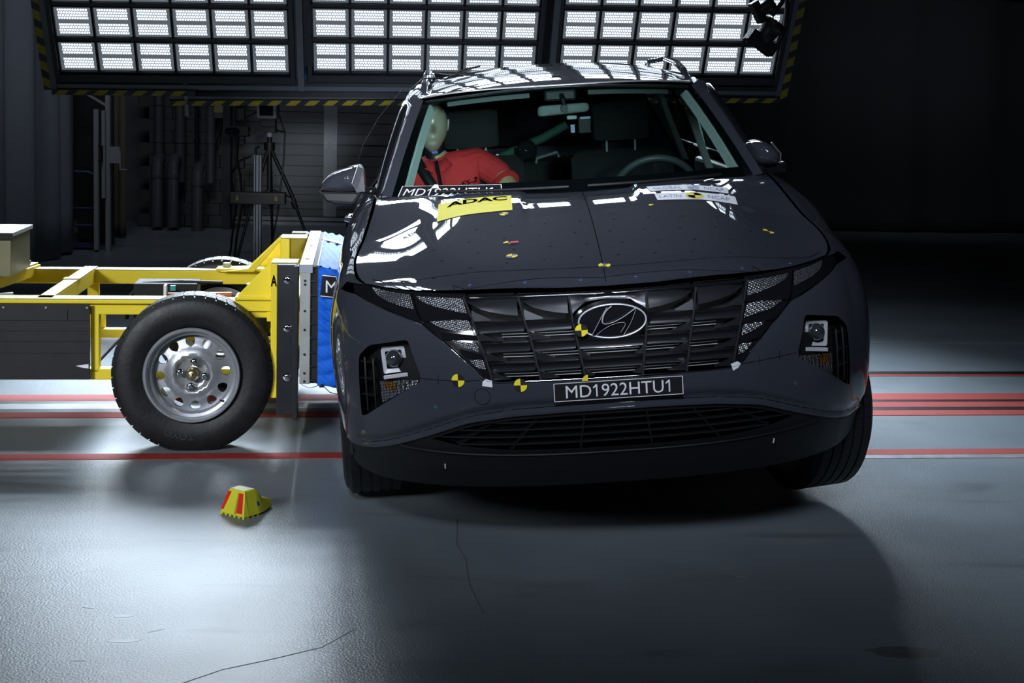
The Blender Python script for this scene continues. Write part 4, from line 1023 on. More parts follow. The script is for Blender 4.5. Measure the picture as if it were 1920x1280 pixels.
# radiator tubes seen through the gaps
for x0, x1 in ((-.345,-.10), (-.09,.09), (.10,.345)):
    m = MB()
    for i in range(18):
        z = .632 + i*.0088
        if any(zz - .035 < z < zz + .003 for zz in ROWZ): continue
        a, b = (x0, x1)
        P0_, P1_ = gp(a, z, .078), gp(b, z, .078); n = 8
        m.tube([gp(a + (b-a)*j/n, z, .044) for j in range(n+1)], .0014, 4)
    m.build('radiator_tubes', 'bezel', C)
for sg in (1, -1):
    m = MB(); m.add([gp(sg*.345, .800, .055), gp(sg*.43, .812, .055), gp(sg*.40, .632, .055), gp(sg*.33, .632, .055)], [(0,1,2,3)]); m.build('inner_duct_plate', 'black_matt', C)
# ---- emblem: raised oval ring with slanted letter shape
EC = Vector((.006, on_body(.0, .797)[1] - .012, .797)); es = .0001945
def eo(px, py, d=0):
    X, Z = (px - 1080)*es, -(py - 350)*es; c, s = math.cos(-.062), math.sin(-.062)
    return EC + Vector((X*c - Z*s*1.0, d - .0, X*s + Z*c)) if False else EC + Vector((X*c + Z*math.sin(.062), d, Z*c - X*math.sin(-.062)*1.0))
EM = empty('emblem', (0, 0, 0)); EM.parent = C
ov = lambda a, b, d, n=48: [EC + Vector((a*math.cos(t), d + .02*(math.cos(t)**2)*.35, b*math.sin(t))) for t in [2*PI*i/n for i in range(n)]]
m = MB(); m.loft([ov(.122, .066, .022), ov(.124, .068, .006), ov(.116, .060, .002)], cap=False); m.add(ov(.116,.060,.0025), [tuple(range(48))]); m.build('emblem_base', 'black_gloss', EM, smooth=30)
m = MB(); m.tube(ov(.1075, .0535, -.003), .0030, 8, closed=True); m.build('emblem_ring', 'brightchrome', EM, smooth=60)
def ef(pts, n=6):  # smooth open curve through points
    out = []
    P = [pts[0]] + list(pts) + [pts[-1]]
    for i in range(1, len(P) - 2):
        for j in range(n):
            t = j/n; out.append(tuple(.5*(2*P[i][k] + (P[i+1][k]-P[i-1][k])*t + (2*P[i-1][k]-5*P[i][k]+4*P[i+1][k]-P[i+2][k])*t*t + (3*(P[i][k]-P[i+1][k])+P[i+2][k]-P[i-1][k])*t**3) for k in (0, 1)))
    out.append(tuple(pts[-1])); return out
LT = ef([(985,112),(940,180),(890,270),(820,400),(740,545)]); LI = ef([(1060,100),(980,160),(925,250),(908,345)]); UB = ef([(908,345),(935,375),(1000,385),(1120,360),(1260,300),(1400,215),(1462,172)])
RO = ef([(1462,172),(1440,260),(1370,430),(1270,590)]); LB = ef([(1185,600),(1250,500),(1290,425),(1245,392),(1120,400),(990,440),(880,500),(800,562)])
out_ = LT + [(800,562)] + LB[::-1][1:] + [(1270,590)] + RO[::-1][1:] + UB[::-1][1:] + LI[::-1][1:]
vv, FF = cdt(clean([(x*.001, y*.001) for x, y in out_], .004), [], .05)
m = MB(); m.add([eo(x*1000, y*1000, -.004) for x, y in vv] + [eo(x*1000, y*1000, .001) for x, y in vv], FF); m.build('emblem_letter', 'darkchrome', EM)
m = MB()
for L, r in ((LT, .0008), (LI, .0022), (UB, .0016), (RO, .0007), (LB[3:], .0006)): m.tube([eo(x, y, -.0055) for x, y in L], r, 6)
m.build('emblem_letter_edge', 'brightchrome', EM, smooth=60)
# ---- running lights: five prismatic panes each side
PANES = [[(.775,.899),(.638,.888),(.625,.845),(.708,.862),(.753,.879)], [(.620,.885),(.467,.880),(.454,.835),(.560,.856),(.600,.870)], [(.587,.820),(.451,.814),(.434,.771),(.540,.792),(.570,.806)], [(.512,.757),(.430,.751),(.420,.715),(.488,.739)], [(.456,.692),(.412,.694),(.403,.660),(.430,.668)]]
for sg in (1, -1):
    for P in PANES:
        q = rounded(P, .006, 2); q = S_(q); q = q if sg > 0 else [(-a, b) for a, b in q]
        panel('running_light_pane', clean(q), [], back_fn(.004), .02, 'drl', C, rim=.008, rimdir=(0, 1, 0), dn=.02)
    m = MB(); m.tube([gp(sg*x, z, -.002) for x, z in ((.634,.893),(.618,.845),(.604,.812),(.594,.806))], .0024, 6); m.build('chrome_divider', 'chrome', C, smooth=60)
    for a, b in (((.600,.806),(.440,.832)), ((.545,.750),(.424,.768)), ((.485,.70),(.412,.708))):
        m = MB(); m.add([gp(sg*a[0], a[1]+.028, .002), gp(sg*b[0], b[1]+.000, .006), gp(sg*b[0], b[1]-.012, -.004), gp(sg*(a[0]-.01), a[1]+.006, -.004)], [(0,1,2,3)]); m.build('lamp_blade', 'black_gloss', C)
# ---- headlamp units in the bumper recesses
for sg in (1, -1):
    H = empty('headlamp', (0, 0, 0)); H.parent = C
    q = S_(rounded([(x*1.0, z) for x, z in CAV], .012, 3)); q = q if sg > 0 else [(-a, b) for a, b in q]
    panel('recess_wall', q, [], lambda s, z: (lambda p: (p[0]*.99, p[1] + .06, p[2]))(bump_fn(s, z)), .05, 'black', H, rim=.062, rimdir=(0, -1, 0), dn=.02)
    yb = .235
    m = MB(); pts = rounded([(.748,.712),(.668,.722),(.659,.640),(.742,.628)], .008, 3); n = len(pts); inn = [((x-.704)*.70 + .704, (z-.679)*.72 + .679) for x, z in pts]
    m.loft([[(sg*x, yb + (x-.66)*.35, z) for x, z in pts], [(sg*x, yb + .004 + (x-.66)*.35, z) for x, z in inn], [(sg*x, yb + .05 + (x-.66)*.35, z) for x, z in inn]], cap=False)
    m.loft([[(sg*x, yb + .05 + (x-.66)*.35, z) for x, z in pts], [(sg*x, yb + (x-.66)*.35, z) for x, z in pts]], cap=False); m.build('lamp_bezel', 'bezel', H, smooth=25)
    m = MB(); m.add([(sg*x, yb + .045, z) for x, z in pts], [tuple(range(n))]); m.build('bezel_back', 'black_gloss', H)
    m = MB(); m.lathe([(yb + .03, .030), (yb + .012, .0295), (yb + .000, .026), (yb - .010, .018), (yb - .015, .009), (yb - .016, 0)], 'y', 32, (sg*.703, 0, .681)); m.build('projector_lens', 'lens', H, smooth=60)
    m = MB(); m.bar((sg*.660, yb - .004, .6285), (sg*.742, yb + .026, .6165), .010, .013); m.build('chrome_strip', 'bezel', H, bevel=.002)
    tp = [(.757,.606),(.628,.622),(.632,.606),(.700,.568),(.752,.534)]; tp = S_(tp); tp = tp if sg > 0 else [(-a, b) for a, b in tp]
    tf = lambda s, z: (lambda p: (p[0], p[1] + .022, p[2]))(bump_fn(s, z))
    panel('turn_signal', tp, [], tf, .02, 'signal', H, rim=.006, rimdir=(0, 1, 0))
    ap = S_(ell(.722, .594, .022, .014, 0, 14, .02)); ap = ap if sg > 0 else [(-a, b) for a, b in ap]
    panel('amber_reflector', ap, [], lambda s, z: (lambda p: (p[0], p[1] + .020, p[2]))(bump_fn(s, z)), .02, 'amber', H, rim=.004, rimdir=(0, 1, 0))
    for x in (.776, .806):
        m = MB(); A = []
        for z in [.50 + .02*i for i in range(10)]:
            y = on_body(x, z)[1]; A.append([(sg*(x-.0025), y + .012, z), (sg*(x+.0025), y + .012, z), (sg*(x+.0025), y + .05, z), (sg*(x-.0025), y + .05, z)])
        m.loft(A); m.build('air_vane', 'black', H)
    for z in (.665, .61, .555):
        m = MB(); m.bar((sg*.776, on_body(.776, z)[1] + .03, z), (sg*.83, on_body(.83, z)[1] + .02, z), .02, .003); m.build('vane_rib', 'black', H)
# ---- lower black valance with intake
def val_fn(s, z):
    x, y, _ = surf(s, z)
    r = .018 - .014 * sst((.375 - z) / .01) + .016 * sst((.338 - z) / .008) + .05 * max(0, .30 - z) * 3
    f = min(1, abs(s)/1.2)
    return (x - math.copysign(.022 * f**2, x), y + r * math.cos(f*PI/2) ** .5 if f < 1 else y, z)
vt = [(x, tb(T_LOW, x) + .006) for x in [-.86 + .04*i for i in range(44)]]
vo = clean(S_(vt) + SY([(.545,.35),(.56,.30),(.60,.262)]) + S_([(.80,.250),(.6,.250),(.4,.25),(.2,.25),(0,.25),(-.2,.25),(-.4,.25),(-.6,.25),(-.80,.25)]) + [(-a, b) for a, b in SY([(.60,.262),(.56,.30),(.545,.35)])])
it = [(x, tb(T_LOW, x) - .014 - .010*max(0, abs(x)-.4)) for x in [-.60 + .05*i for i in range(25)]]
ib = [(.585,.425),(.49,.405),(.34,.392),(0,.388),(-.34,.392),(-.49,.405),(-.585,.425)]
ih = clean(S_(it) + S_(ib))
panel('lower_valance', vo, [ih], val_fn, .03, 'black', C, rim=.03, rimdir=(0, 1, 0), dn=.03)
panel('intake_back', ih, [], lambda s, z: (lambda p: (p[0], p[1] + .055, p[2]))(surf(s, z)), .06, 'black_matt', C, rim=0)
for k, z in enumerate((.410, .435, .460, .485)):
    xm = {0: .50, 1: .57, 2: .53, 3: .45}[k]; n = 20
    m = MB(); L = [on_body(-xm + 2*xm*i/n, z) for i in range(n+1)]
    for a, b in zip(L, L[1:]): m.bar((a[0], a[1]+.034, a[2]), (b[0], b[1]+.034, b[2]), .022, .004)
    m.build('intake_slat', 'black', C)
for x0, x1 in ((-.115,-.10),(.115,.10),(-.34,-.25),(.34,.25),(-.53,-.40),(.53,.40)):
    m = MB(); a, b = on_body(x0, .392), on_body(x1, .505 if abs(x1) < .3 else .49); m.bar((a[0], a[1]+.036, a[2]), (b[0], b[1]+.036, b[2]), .03, .006, up=(1, 0, 0)); m.build('intake_divider', 'black', C)
m = MB(); m.tube([ (lambda p: (p[0], p[1] + .008, p[2]))(on_body(-.70 + 1.4*i/30, .372 + .02*(abs(-.70 + 1.4*i/30)/.7)**3)) for i in range(31)], .0035, 6); m.build('valance_edge', 'black', C, smooth=60)
# ---- fenders, doors, rear quarters
a2 = [(.95 - .41*math.cos(math.radians(t)), .35 + .41*math.sin(math.radians(t))) for t in range(180, 65, -8)]   # rear foot over the top to the front
fo = [(.47,.901),(.60,.918)]
seam = [(y, seam_z(y) - .004) for y in [.66 + .06*i for i in range(15)]]
fend = [(y, z) for y, z in ([(.47,.903),(.55, seam_z(.55) - .006)] + seam + [(1.518,1.128),(1.518,.33),(1.40,.33),(1.36,.35)] + a2[0:] + [(.774,.722),(.623,.874),(.60,.900)])]
body = lambda s, z: surf(s, z)
def sidepanel(name, yz, mt='paint', hl=(), **k):
    P = clean(SY(yz))
    for sg in (1, -1): panel(name, P if sg > 0 else [(-a, b) for a, b in P], [], body, .04, mt, C, rim=.015, dn=.03, **k)
sidepanel('fender', fend)
sidepanel('front_door', [(1.526,.33),(2.60,.33),(2.60,1.14),(1.526,1.128)])
sidepanel('rear_door', [(2.608,.33),(3.25,.33),(3.36,.60),(3.47,.72),(3.47,1.145),(2.608,1.142)])
ra = [(3.705 + .41*math.cos(math.radians(t)), .35 + .41*math.sin(math.radians(t))) for t in range(0, 130, 10)]
sidepanel('rear_quarter', [(4.38,.36)] + ra + [(3.478,.73),(3.478,1.145),(4.38,1.16)])
for sg in (1, -1):
    m = MB(); m.b2(sg*.80, sg*.94, 1.36, 3.30, .20, .34); m.build('sill', 'black', C, bevel=.02)
    for y0_ in (.95, 3.705):
        m = MB(); n = 24; A = []
        for i in range(n + 1):
            t = math.radians(-8 + 196*i/n) if y0_ > 1 else math.radians(-5 + 150*i/n) if False else math.radians(-8 + 196*i/n)
            A.append([(sg*(tb(T_WM, .5) - x + (0 if y0_ > 1 else -(1-kf(max(.3, y0_ + r*math.cos(t))))*.9)), y0_ + r*math.cos(t), .35 + r*math.sin(t)) for x, r in ((.05,.412),(.04,.405),(.06,.395),(.30,.395))])
        m.loft(A, wrap=False, cap=False); m.build('wheel_arch_liner', 'black_matt', C, smooth=40)
    m = MB(); m.tube([(sg*.955, 2.05, .985), (sg*.985, 2.08, .985), (sg*.985, 2.22, .985), (sg*.955, 2.25, .985)], .012, 8); m.build('door_handle', 'paint', C, smooth=60)
    m = MB(); m.tube([(sg*.945, 3.0, 1.0), (sg*.975, 3.03, 1.0), (sg*.975, 3.17, 1.0), (sg*.945, 3.20, 1.0)], .012, 8); m.build('door_handle', 'paint', C, smooth=60)
panel('tailgate', rounded([(-.90,.36),(.90,.36),(.88,1.0),(.80,1.16),(.60,1.52),(-.60,1.52),(-.80,1.16),(-.88,1.0)], .08), [rounded([(-.70,1.18),(.70,1.18),(.56,1.46),(-.56,1.46)], .05)], lambda x, z: (x, 4.50 - .12*(x/.9)**2 - max(0, z-.8)*.45, z), .08, 'paint', C, flip=True, rim=.05)
m = MB(); m.add([(-.71, 4.26, 1.17), (.71, 4.26, 1.17), (.57, 4.14, 1.47), (-.57, 4.14, 1.47)], [(0,1,2,3)]); m.build('rear_window', 'black_gloss', C)
for sg in (1, -1):
    m = MB(); m.add([(sg*.88,4.40,.9),(sg*.70,4.46,.9),(sg*.70,4.43,.98),(sg*.87,4.35,.98)], [(0,1,2,3)]); m.build('tail_lamp', 'red', C)
# ---- roof
T_RF = smooth_table([(1.93,1.528),(2.0,1.550),(2.09,1.572),(2.25,1.598),(2.5,1.622),(2.9,1.638),(3.4,1.632),(3.9,1.602),(4.3,1.55)], n=1)
roof_fn = lambda x, y: (x, y, tb(T_RF, y - .0) - .062*(abs(x)/.62)**2.4)
ro = [(.62*u, 1.955 + .135*u*u) for u in [-1 + 2*i/24 for i in range(25)]] + [(.63, 2.4), (.63, 3.0), (.62, 3.7), (.58, 4.2), (.3, 4.25), (-.3, 4.25), (-.58, 4.2), (-.62, 3.7), (-.63, 3.0), (-.63, 2.4)]
panel('roof', ro, [], roof_fn, .05, 'paint', C, rim=.02, dn=.05)
m = MB(); m.tube([roof_fn(.60*u, 1.950 + .135*u*u) for u in [-1 + 2*i/30 for i in range(31)]], .0045, 6); m.build('roof_edge_highlight', 'silver', C, smooth=60)  # silver tube stands in for the highlight on the roof's leading edge
m = MB(); m.b2(-.02, .02, 2.10, 2.14, 1.5755, 1.580); m.build('roof_marker', 'sticker_black', C)
def rl(y): return roof_fn(.63, y)[2]
for sg in (1, -1):
    # outer pillar and roof side
    A = []
    for t in [i/14 for i in range(15)]:
        p = ws(sg, -.02 + 1.02*t); y = 1.42 + .72*t; o = (sg*(.803 - .133*t - .012*math.sin(t*PI)), y, 1.115 + .405*t + .03*math.sin(t*PI))
        q = ((p[0]+o[0])/2 + sg*.006, (p[1]+o[1])/2 - .012, (p[2]+o[2])/2 + .012)
        A.append([p, q, o, (o[0] + sg*.004, o[1] + .02, o[2] - .03)])
    m = MB(); m.loft(A, wrap=False, cap=False); m.build('front_pillar', 'paint', C, smooth=50)
    A = []
    for y in [2.09 + .1*i for i in range(21)]:
        z = rl(y); A.append([(sg*.615, y, z + .004), (sg*.655, y, z - .006), (sg*.675, y + .005, z - .03), (sg*.690, y + .01, z - .07)])
    m = MB(); m.loft(A, wrap=False, cap=False); m.build('roof_side', 'paint', C, smooth=50)
    A = [(sg*.605, 2.18, rl(2.18) + .0), (sg*.603, 2.28, rl(2.28) + .035), (sg*.598, 2.45, rl(2.45) + .052), (sg*.595, 2.8, rl(2.8) + .060), (sg*.59, 3.4, rl(3.4) + .058), (sg*.585, 3.75, rl(3.75) + .04), (sg*.585, 3.88, rl(3.88))]
    m = MB()
    rr = []
    for i, p in enumerate(A): rr.append([(p[0]-.016, p[1], p[2]-.012), (p[0]+.018, p[1], p[2]-.014), (p[0]+.014, p[1]+.0, p[2]+.008), (p[0]-.010, p[1], p[2]+.010)])
    m.loft(rr); m.build('roof_rail', 'darkchrome' if False else 'paint', C, bevel=.004)
    # side windows
    def wf(y, t):
        b = Vector((sg*(tb(T_XS, y) - .01), y, seam_z(y) - .01))
        if y < 2.15: k2 = (y - 1.45) / .70; tp_ = Vector((sg*(.80 - .125*k2), y, 1.12 + .40*k2 + .02*math.sin(k2*PI)))
        else: tp_ = Vector((sg*.678, y, rl(y) - .035))
        return b + (tp_ - b) * t + Vector((sg*.015*math.sin(t*PI), 0, 0))
    for nm, ya, yb_ in (('front_side_window', 1.62, 2.58), ('rear_side_window', 2.66, 3.42), ('quarter_window', 3.50, 4.0)):
        rows = [[wf(ya + (yb_-ya)*i/12, .06 + .88*j/5) for j in range(6)] for i in range(13)]
        m = MB(); m.loft(rows, wrap=False, cap=False); m.build(nm, 'glass', C, smooth=60)
    for ya, yb_ in ((2.57, 2.67), (3.41, 3.51), (3.98, 4.18)):
        rows = [[wf(ya + (yb_-ya)*i/2, j/6) for j in range(7)] for i in range(3)]
        m = MB(); m.loft(rows, wrap=False, cap=False); m.build('window_pillar', 'black_gloss', C, smooth=60)
    m = MB(); m.tube([wf(1.47 + 2.7*i/30, .02) for i in range(31)], .012, 6); m.tube([wf(1.47 + 2.7*i/30, .985) for i in range(31)], .014, 6); m.build('window_trim', 'black_gloss', C, smooth=60)
# ---- windscreen
def wsgrid(u0, u1, v0, v1, nu=24, nv=12, off=0):
    return [[tuple(Vector(ws(u0+(u1-u0)*i/nu, v0+(v1-v0)*j/nv)) + Vector((0, -off*.5, off))) for i in range(nu+1)] for j in range(nv+1)]
m = MB(); m.loft(wsgrid(-1, 1, -.06, 1), wrap=False, cap=False); m.build('windscreen', 'glass', C, smooth=60)
def frame_uv(o0, o1, i0, i1):
    m = MB()
    (a, b), (c, d) = o0, o1; (e_, f), (g, h) = i0, i1
    for r in ((a, c, b, f), (a, c, h, d), (a, e_, f, h), (g, c, f, h)):
        m.loft(wsgrid(r[0], r[1], r[2], r[3], 20, 4, -.003), wrap=False, cap=False)
    return m
frame_uv((-1, -.10), (1, 1.0), (-.945, .075), (.945, .945)).build('windscreen_border', 'black_gloss', C, smooth=60)
m = MB(); m.loft([[ (1.02*.735*u, 1.10 + .26*u*u, 1.105) for u in [-1 + 2*i/20 for i in range(21)]], [(.735*u, 1.20 + .26*u*u, 1.128) for u in [-1 + 2*i/20 for i in range(21)]]], wrap=False, cap=False); m.build('cowl_panel', 'black', C)
# wiper arms lie in the cowl
for u0_, u1_ in ((-.75, -.05), (.05, .8)):
    m = MB(); m.tube([tuple(Vector(ws(u0_ + (u1_-u0_)*i/10, .004)) + Vector((0, -.02, .010))) for i in range(11)], .006, 6); m.build('wiper', 'black', C, smooth=60)
# ---- mirrors
def mirror(sg, pts):
    """pts: outline in (x,z) seen from the front, smooth shell bulging forward, flat mirror face behind"""
    E_ = empty('door_mirror', (0, 0, 0)); E_.parent = C
    cx = sum(p[0] for p in pts)/len(pts); cz = sum(p[1] for p in pts)/len(pts); P = rounded(pts, .03, 4)
    rings = []
    for k, (s, d) in enumerate(((1, .085), (1.0, .05), (.97, .015), (.86, -.025), (.66, -.050), (.40, -.062), (.12, -.066))):
        rings.append([(cx + (x-cx)*s, 1.50 + d + abs(x-sg*.82)*.10, cz + (z-cz)*s) for x, z in P])
    upper = MB(); upper.loft(rings); upper.build('mirror_shell', 'paint', E_, smooth=50)
    return E_, cx, cz
EL, cx, cz = mirror(-1, [(-1.050,1.158),(-1.035,1.195),(-.995,1.230),(-.93,1.250),(-.868,1.262),(-.852,1.235),(-.850,1.150),(-.94,1.145)])
m = MB(); m.loft([[(-1.045,1.50,1.162),(-.86,1.49,1.150),(-.855,1.58,1.150),(-1.04,1.62,1.162)], [(-1.015,1.49,1.112),(-.90,1.48,1.098),(-.89,1.57,1.098),(-1.01,1.60,1.112)], [(-.97,1.50,1.094),(-.91,1.50,1.092),(-.90,1.56,1.092),(-.97,1.57,1.094)]]); m.build('mirror_lower_shell', 'black', EL, bevel=.012)
m = MB(); m.bar((-.87,1.54,1.152), (-.79,1.56,1.140), .06, .028); m.build('mirror_arm', 'black_gloss', EL, bevel=.01)
m = MB(); m.add([(-.868,1.438,1.262),(-.852,1.470,1.235),(-.850,1.475,1.150),(-.885,1.452,1.150),(-.893,1.436,1.185)], [(0,1,2,3,4)]); m.tube([(-.870,1.445,1.258),(-.897,1.428,1.190),(-.875,1.445,1.150)], .003, 6); m.build('mirror_inner_edge', 'silver', EL)
ER, cx, cz = mirror(1, [(.745,1.256),(.785,1.266),(.84,1.246),(.880,1.198),(.872,1.155),(.79,1.150),(.752,1.18)])
m = MB(); m.loft([[(.745,1.49,1.158),(.905,1.50,1.168),(.90,1.62,1.168),(.745,1.58,1.158)], [(.80,1.49,1.115),(.898,1.50,1.128),(.89,1.60,1.128),(.80,1.58,1.115)]]); m.build('mirror_lower_shell', 'black_gloss', ER, bevel=.012)
m = MB(); m.tube([(.842,1.515,1.250),(.882,1.530,1.200),(.875,1.530,1.152)], .004, 6); m.build('mirror_edge', 'silver', ER, smooth=60)
# ---- wheels of the car
def alloy():
    m = tyre(.350, .235, .235, n=84); o = m.build('wheel', 'rubber', C, smooth=40)
    tread(.350, .235, (-.055, -.018, .018, .055), 60).build('tread', 'rubber', o)
    m = MB(); m.lathe([(-.10,.236),(-.105,.225),(-.09,.215),(.09,.215),(.10,.236)], 'x', 60, closed=True)
    for k in range(5):
        a = 2*PI*k/5
        for d in (-.12, .12): m.bar((-.085, .03*math.sin(a), .03*math.cos(a)), (-.085, .222*math.sin(a+d), .222*math.cos(a+d)), .028, .026, up=(1, 0, 0))
    m.lathe([(-.10,0),(-.10,.05),(-.06,.06),(-.03,.06)], 'x', 24); m.build('rim', 'silver', o, smooth=30)
    m = MB(); m.lathe([(.02,.15),(.03,.15),(.03,0)], 'x', 40); m.lathe([(.02,.15),(.02,0)], 'x', 40); m.build('brake_disc', 'steel', o, smooth=30)
    return o
A1 = alloy(); A1.location = (-.848, .95, .410); A1.rotation_euler = (0, 0, .10)
for (x, y, z), r in (((.800, .93, .322), PI + .26), ((-.848, 3.705, .395), 0), ((.855, 3.705, .33), PI)):
    c = dup_tree(A1, C); c.location = (x, y, z); c.rotation_euler = (0, 0, r)
# ---- black boxes added under the car and bonnet to block light
m = MB(); m.b2(-.60, .60, .55, 4.2, .24, .30); m.b2(-.60, .60, .30, 1.25, .30, .85); m.b2(-.93, .93, 1.35, 4.3, .22, .32); m.build('underside_blocker', 'black_matt', C, bevel=.02)
m = MB(); m.b2(-.60, .60, 1.20, 1.26, .3, 1.08); m.build('bay_blocker', 'black_matt', C)
# ---- signs, markers, pen marks
def on_front(x, z, d=.003):
    p = Vector(bump_fn(s_of_x(x, z), z)); n = nrm_of(bump_fn, s_of_x(x, z), z); return p + n * d
def rot2(x, y, a): return (x*math.cos(a) - y*math.sin(a), x*math.sin(a) + y*math.cos(a))
def grid_sticker(m, fn, w_, h_, nx, ny, mi=0, x0=0, y0_=0):
    rows = [[fn(x0 - w_/2 + w_*i/nx, y0_ - h_/2 + h_*j/ny) for i in range(nx+1)] for j in range(ny+1)]
    m.loft(rows, wrap=False, cap=False, mi=mi)
SG = empty('number_sign', (0, 0, 0)); SG.parent = C
plt = lambda d: (lambda x, y: Vector((.010 + x, -.010 - d + .02*x*x, .587 + y)) )
m = MB(); grid_sticker(m, plt(0), .410, .060, 12, 2); grid_sticker(m, plt(-.004), .410, .060, 12, 2); m.build('sign_board', 'sticker_black', SG)
m = MB()
for a in ((0, .0285, .408, .0022), (0, -.0285, .408, .0022)): grid_sticker(m, lambda x, y: plt(.0006)(x, y), a[2], a[3], 12, 1, 0, a[0], a[1])
for a in (-.2035, .2035): grid_sticker(m, plt(.0006), .0024, .058, 1, 1, 0, a, 0)
m.build('sign_border', 'white', SG)
m = MB(); add_text(m, 'MD1922HTU1', .330, .040, lambda x, y: tuple(plt(.0008)(x - .002, y))); m.build('sign_lettering', 'white', SG)
def marker(fn, r=.0205, rot=0, quads=(0, 2), half=None, name='target_marker'):
    """round target of yellow and black quarters on surface fn(x,y)"""
    m = MB(); n = 10
    for k in range(4):
        if half is not None and k not in half: continue
        P = [fn(0, 0)] + [fn(*rot2(r*math.cos(k*PI/2 + PI/2*i/n), r*math.sin(k*PI/2 + PI/2*i/n), rot)) for i in range(n+1)]
        m.add(P, [(0, i, i+1) for i in range(1, n+1)], 0 if k in quads else 1)
    m.build(name, ['mark_yellow', 'sticker_black'], C)
mk = lambda x, z: (lambda a, b: on_front(x + a, z + b, .0035))
marker(mk(-.494, .629), quads=(1, 3)); marker(mk(-.297, .612), .0205, quads=(1, 3))
marker(lambda a, b: Vector((-.096 + a, .012, .777 + b)), .020, quads=(1, 3)); marker(lambda a, b: Vector((-.085 + a, -.0135, .620 + b)), .019, quads=(1,), half=(1,))
hd = lambda x, y, d=.0025: Vector((x, y, hood_z(x, y))) + nrm_of(hood_fn, x, y) * d
hm = lambda x, y: (lambda a, b: hd(x + a, y + b))
marker(hm(-.291, .40), .020, quads=(1, 3)); marker(hm(.008, .245), .020, quads=(1, 3), rot=.5); marker(hm(-.300, .868), .018, quads=(0, 2), rot=.3)
marker(hm(-.297, .540), .019, quads=(1,), half=(1, 3)); marker(hm(.636, .64), .020, quads=(1, 3), half=(1, 3), rot=.2); marker(hm(.240, .873), .018, quads=(3,), half=(3,))
m = MB(); grid_sticker(m, lambda x, y: hd(-.277 + x, .538 + y, .004), .030, .016, 3, 2); m.build('red_tape', 'red', C)
def quad_fn(bl, br, tr, tl, fn):  # unit square to a quadrilateral on the surface
    def g(u, v, d=.0025):
        x = (bl[0]*(1-u) + br[0]*u)*(1-v) + (tl[0]*(1-u) + tr[0]*u)*v; y = (bl[1]*(1-u) + br[1]*u)*(1-v) + (tl[1]*(1-u) + tr[1]*u)*v
        return fn(x, y, d)
    return g
def board(name, q, base, items):
    E_ = empty(name, (0, 0, 0)); E_.parent = C
    m = MB(); m.loft([[q(i/16, j/8) for i in range(17)] for j in range(9)], wrap=False, cap=False); m.build('sticker_base', base, E_)
    for nm, txt, mt, (u, v), (w_, h_), b in items:
        m = MB(); add_text(m, txt, w_, h_, lambda x, y: q(u + x, v + y, .0036), bold=b); m.build(nm, mt, E_)
    return E_
q = quad_fn((-.550,.915), (-.266,.905), (-.262,1.100), (-.545,1.135), hd)
board('yellow_sticker', q, 'sticker_yellow', [('lettering', 'ADAC', 'ink', (.53, .80), (.82, .30), .035)])
def circ(q, u, v, ru, rv, a0, a1, mt, E_, d=.0045, r0=0):
    m = MB(); n = 14
    o = [q(u + ru*math.cos(a0 + (a1-a0)*i/n), v + rv*math.sin(a0 + (a1-a0)*i/n), d) for i in range(n+1)]
    if r0: i_ = [q(u + ru*r0*math.cos(a0 + (a1-a0)*i/n), v + rv*r0*math.sin(a0 + (a1-a0)*i/n), d) for i in range(n+1)]; m.loft([o, i_], wrap=False, cap=False)
    else: m.add([q(u, v, d)] + o, [(0, i, i+1) for i in range(1, n+1)])
    m.build('round_logo', mt, E_)
q = quad_fn((.270,1.040), (.574,1.066), (.587,1.150), (.262,1.108), hd)
E1 = board('white_sticker', q, 'white', [('lettering', 'GLOBAL', 'bluep', (.24, .48), (.36, .50), .0), ('lettering', 'NCAP', 'bluep', (.82, .48), (.25, .50), .0)])
for a0, mt in ((0, 'bluep'), (PI/2, 'darkblue'), (PI, 'bluep'), (1.5*PI, 'darkblue')): circ(q, .56, .5, .075, .42, a0, a0 + PI/2, mt, E1)
q = quad_fn((.280,.920), (.583,.928), (.594,1.040), (.279,1.004), hd)
E2 = board('white_sticker', q, 'white', [('lettering', 'LATIN', 'bluep', (.18, .48), (.27, .40), .0), ('lettering', 'NCAP', 'bluep', (.78, .48), (.27, .40), .0)])
for a0, mt in ((0, 'ink'), (PI/2, 'mark_yellow'), (PI, 'ink'), (1.5*PI, 'mark_yellow')): circ(q, .48, .5, .09, .36, a0, a0 + PI/2, mt, E2)
circ(q, .48, .5, .115, .47, 0, 2*PI, 'mark_yellow', E2, .004, .88)
# sign behind the bonnet edge on the windscreen
wsf = lambda u, v, d=.006: Vector(ws(u, v)) + Vector((0, -d*.6, d*.8))
q = quad_fn((-.965,-.026), (-.400,-.031), (-.405,.050), (-.955,.062), wsf)
E3 = board('windscreen_sign', q, 'sticker_black', [])
m = MB(); add_text(m, 'MD1922HTU1', .86, .66, lambda x, y: q(.48 + x + y*.02, .42 + y, .0075)); m.build('lettering', 'white', E3)
m = MB()
for a, b, c, d in ((0, 1, .97, 1.0), (0, .010, 0, 1), (.992, 1, .6, 1)): m.loft([[q(a + (b-a)*i/10, v, .0075) for i in range(11)] for v in (c, d)], wrap=False, cap=False)
m.build('sign_border', 'white', E3)
q = quad_fn((-.79,.045), (-.745,.045), (-.755,.075), (-.775,.075), wsf)
E4 = board('hazard_diamond', q, 'white', [])
def pen(pts, fn, r=.0011, name='pen_line', mt='ink'):
    m = MB(); m.tube([fn(*p) for p in pts], r, 4); m.build(name, mt, C)
hp = lambda x, y: hd(x, y, .0002)
pen([(.0 + .016*math.sin(i*.1), .135 + i*.051) for i in range(21)], hp, .0016)
pen([(-.775 + 1.56*i/30, .50 - .26*math.sin(PI*i/30)**.6) for i in range(31)], hp, .0011)
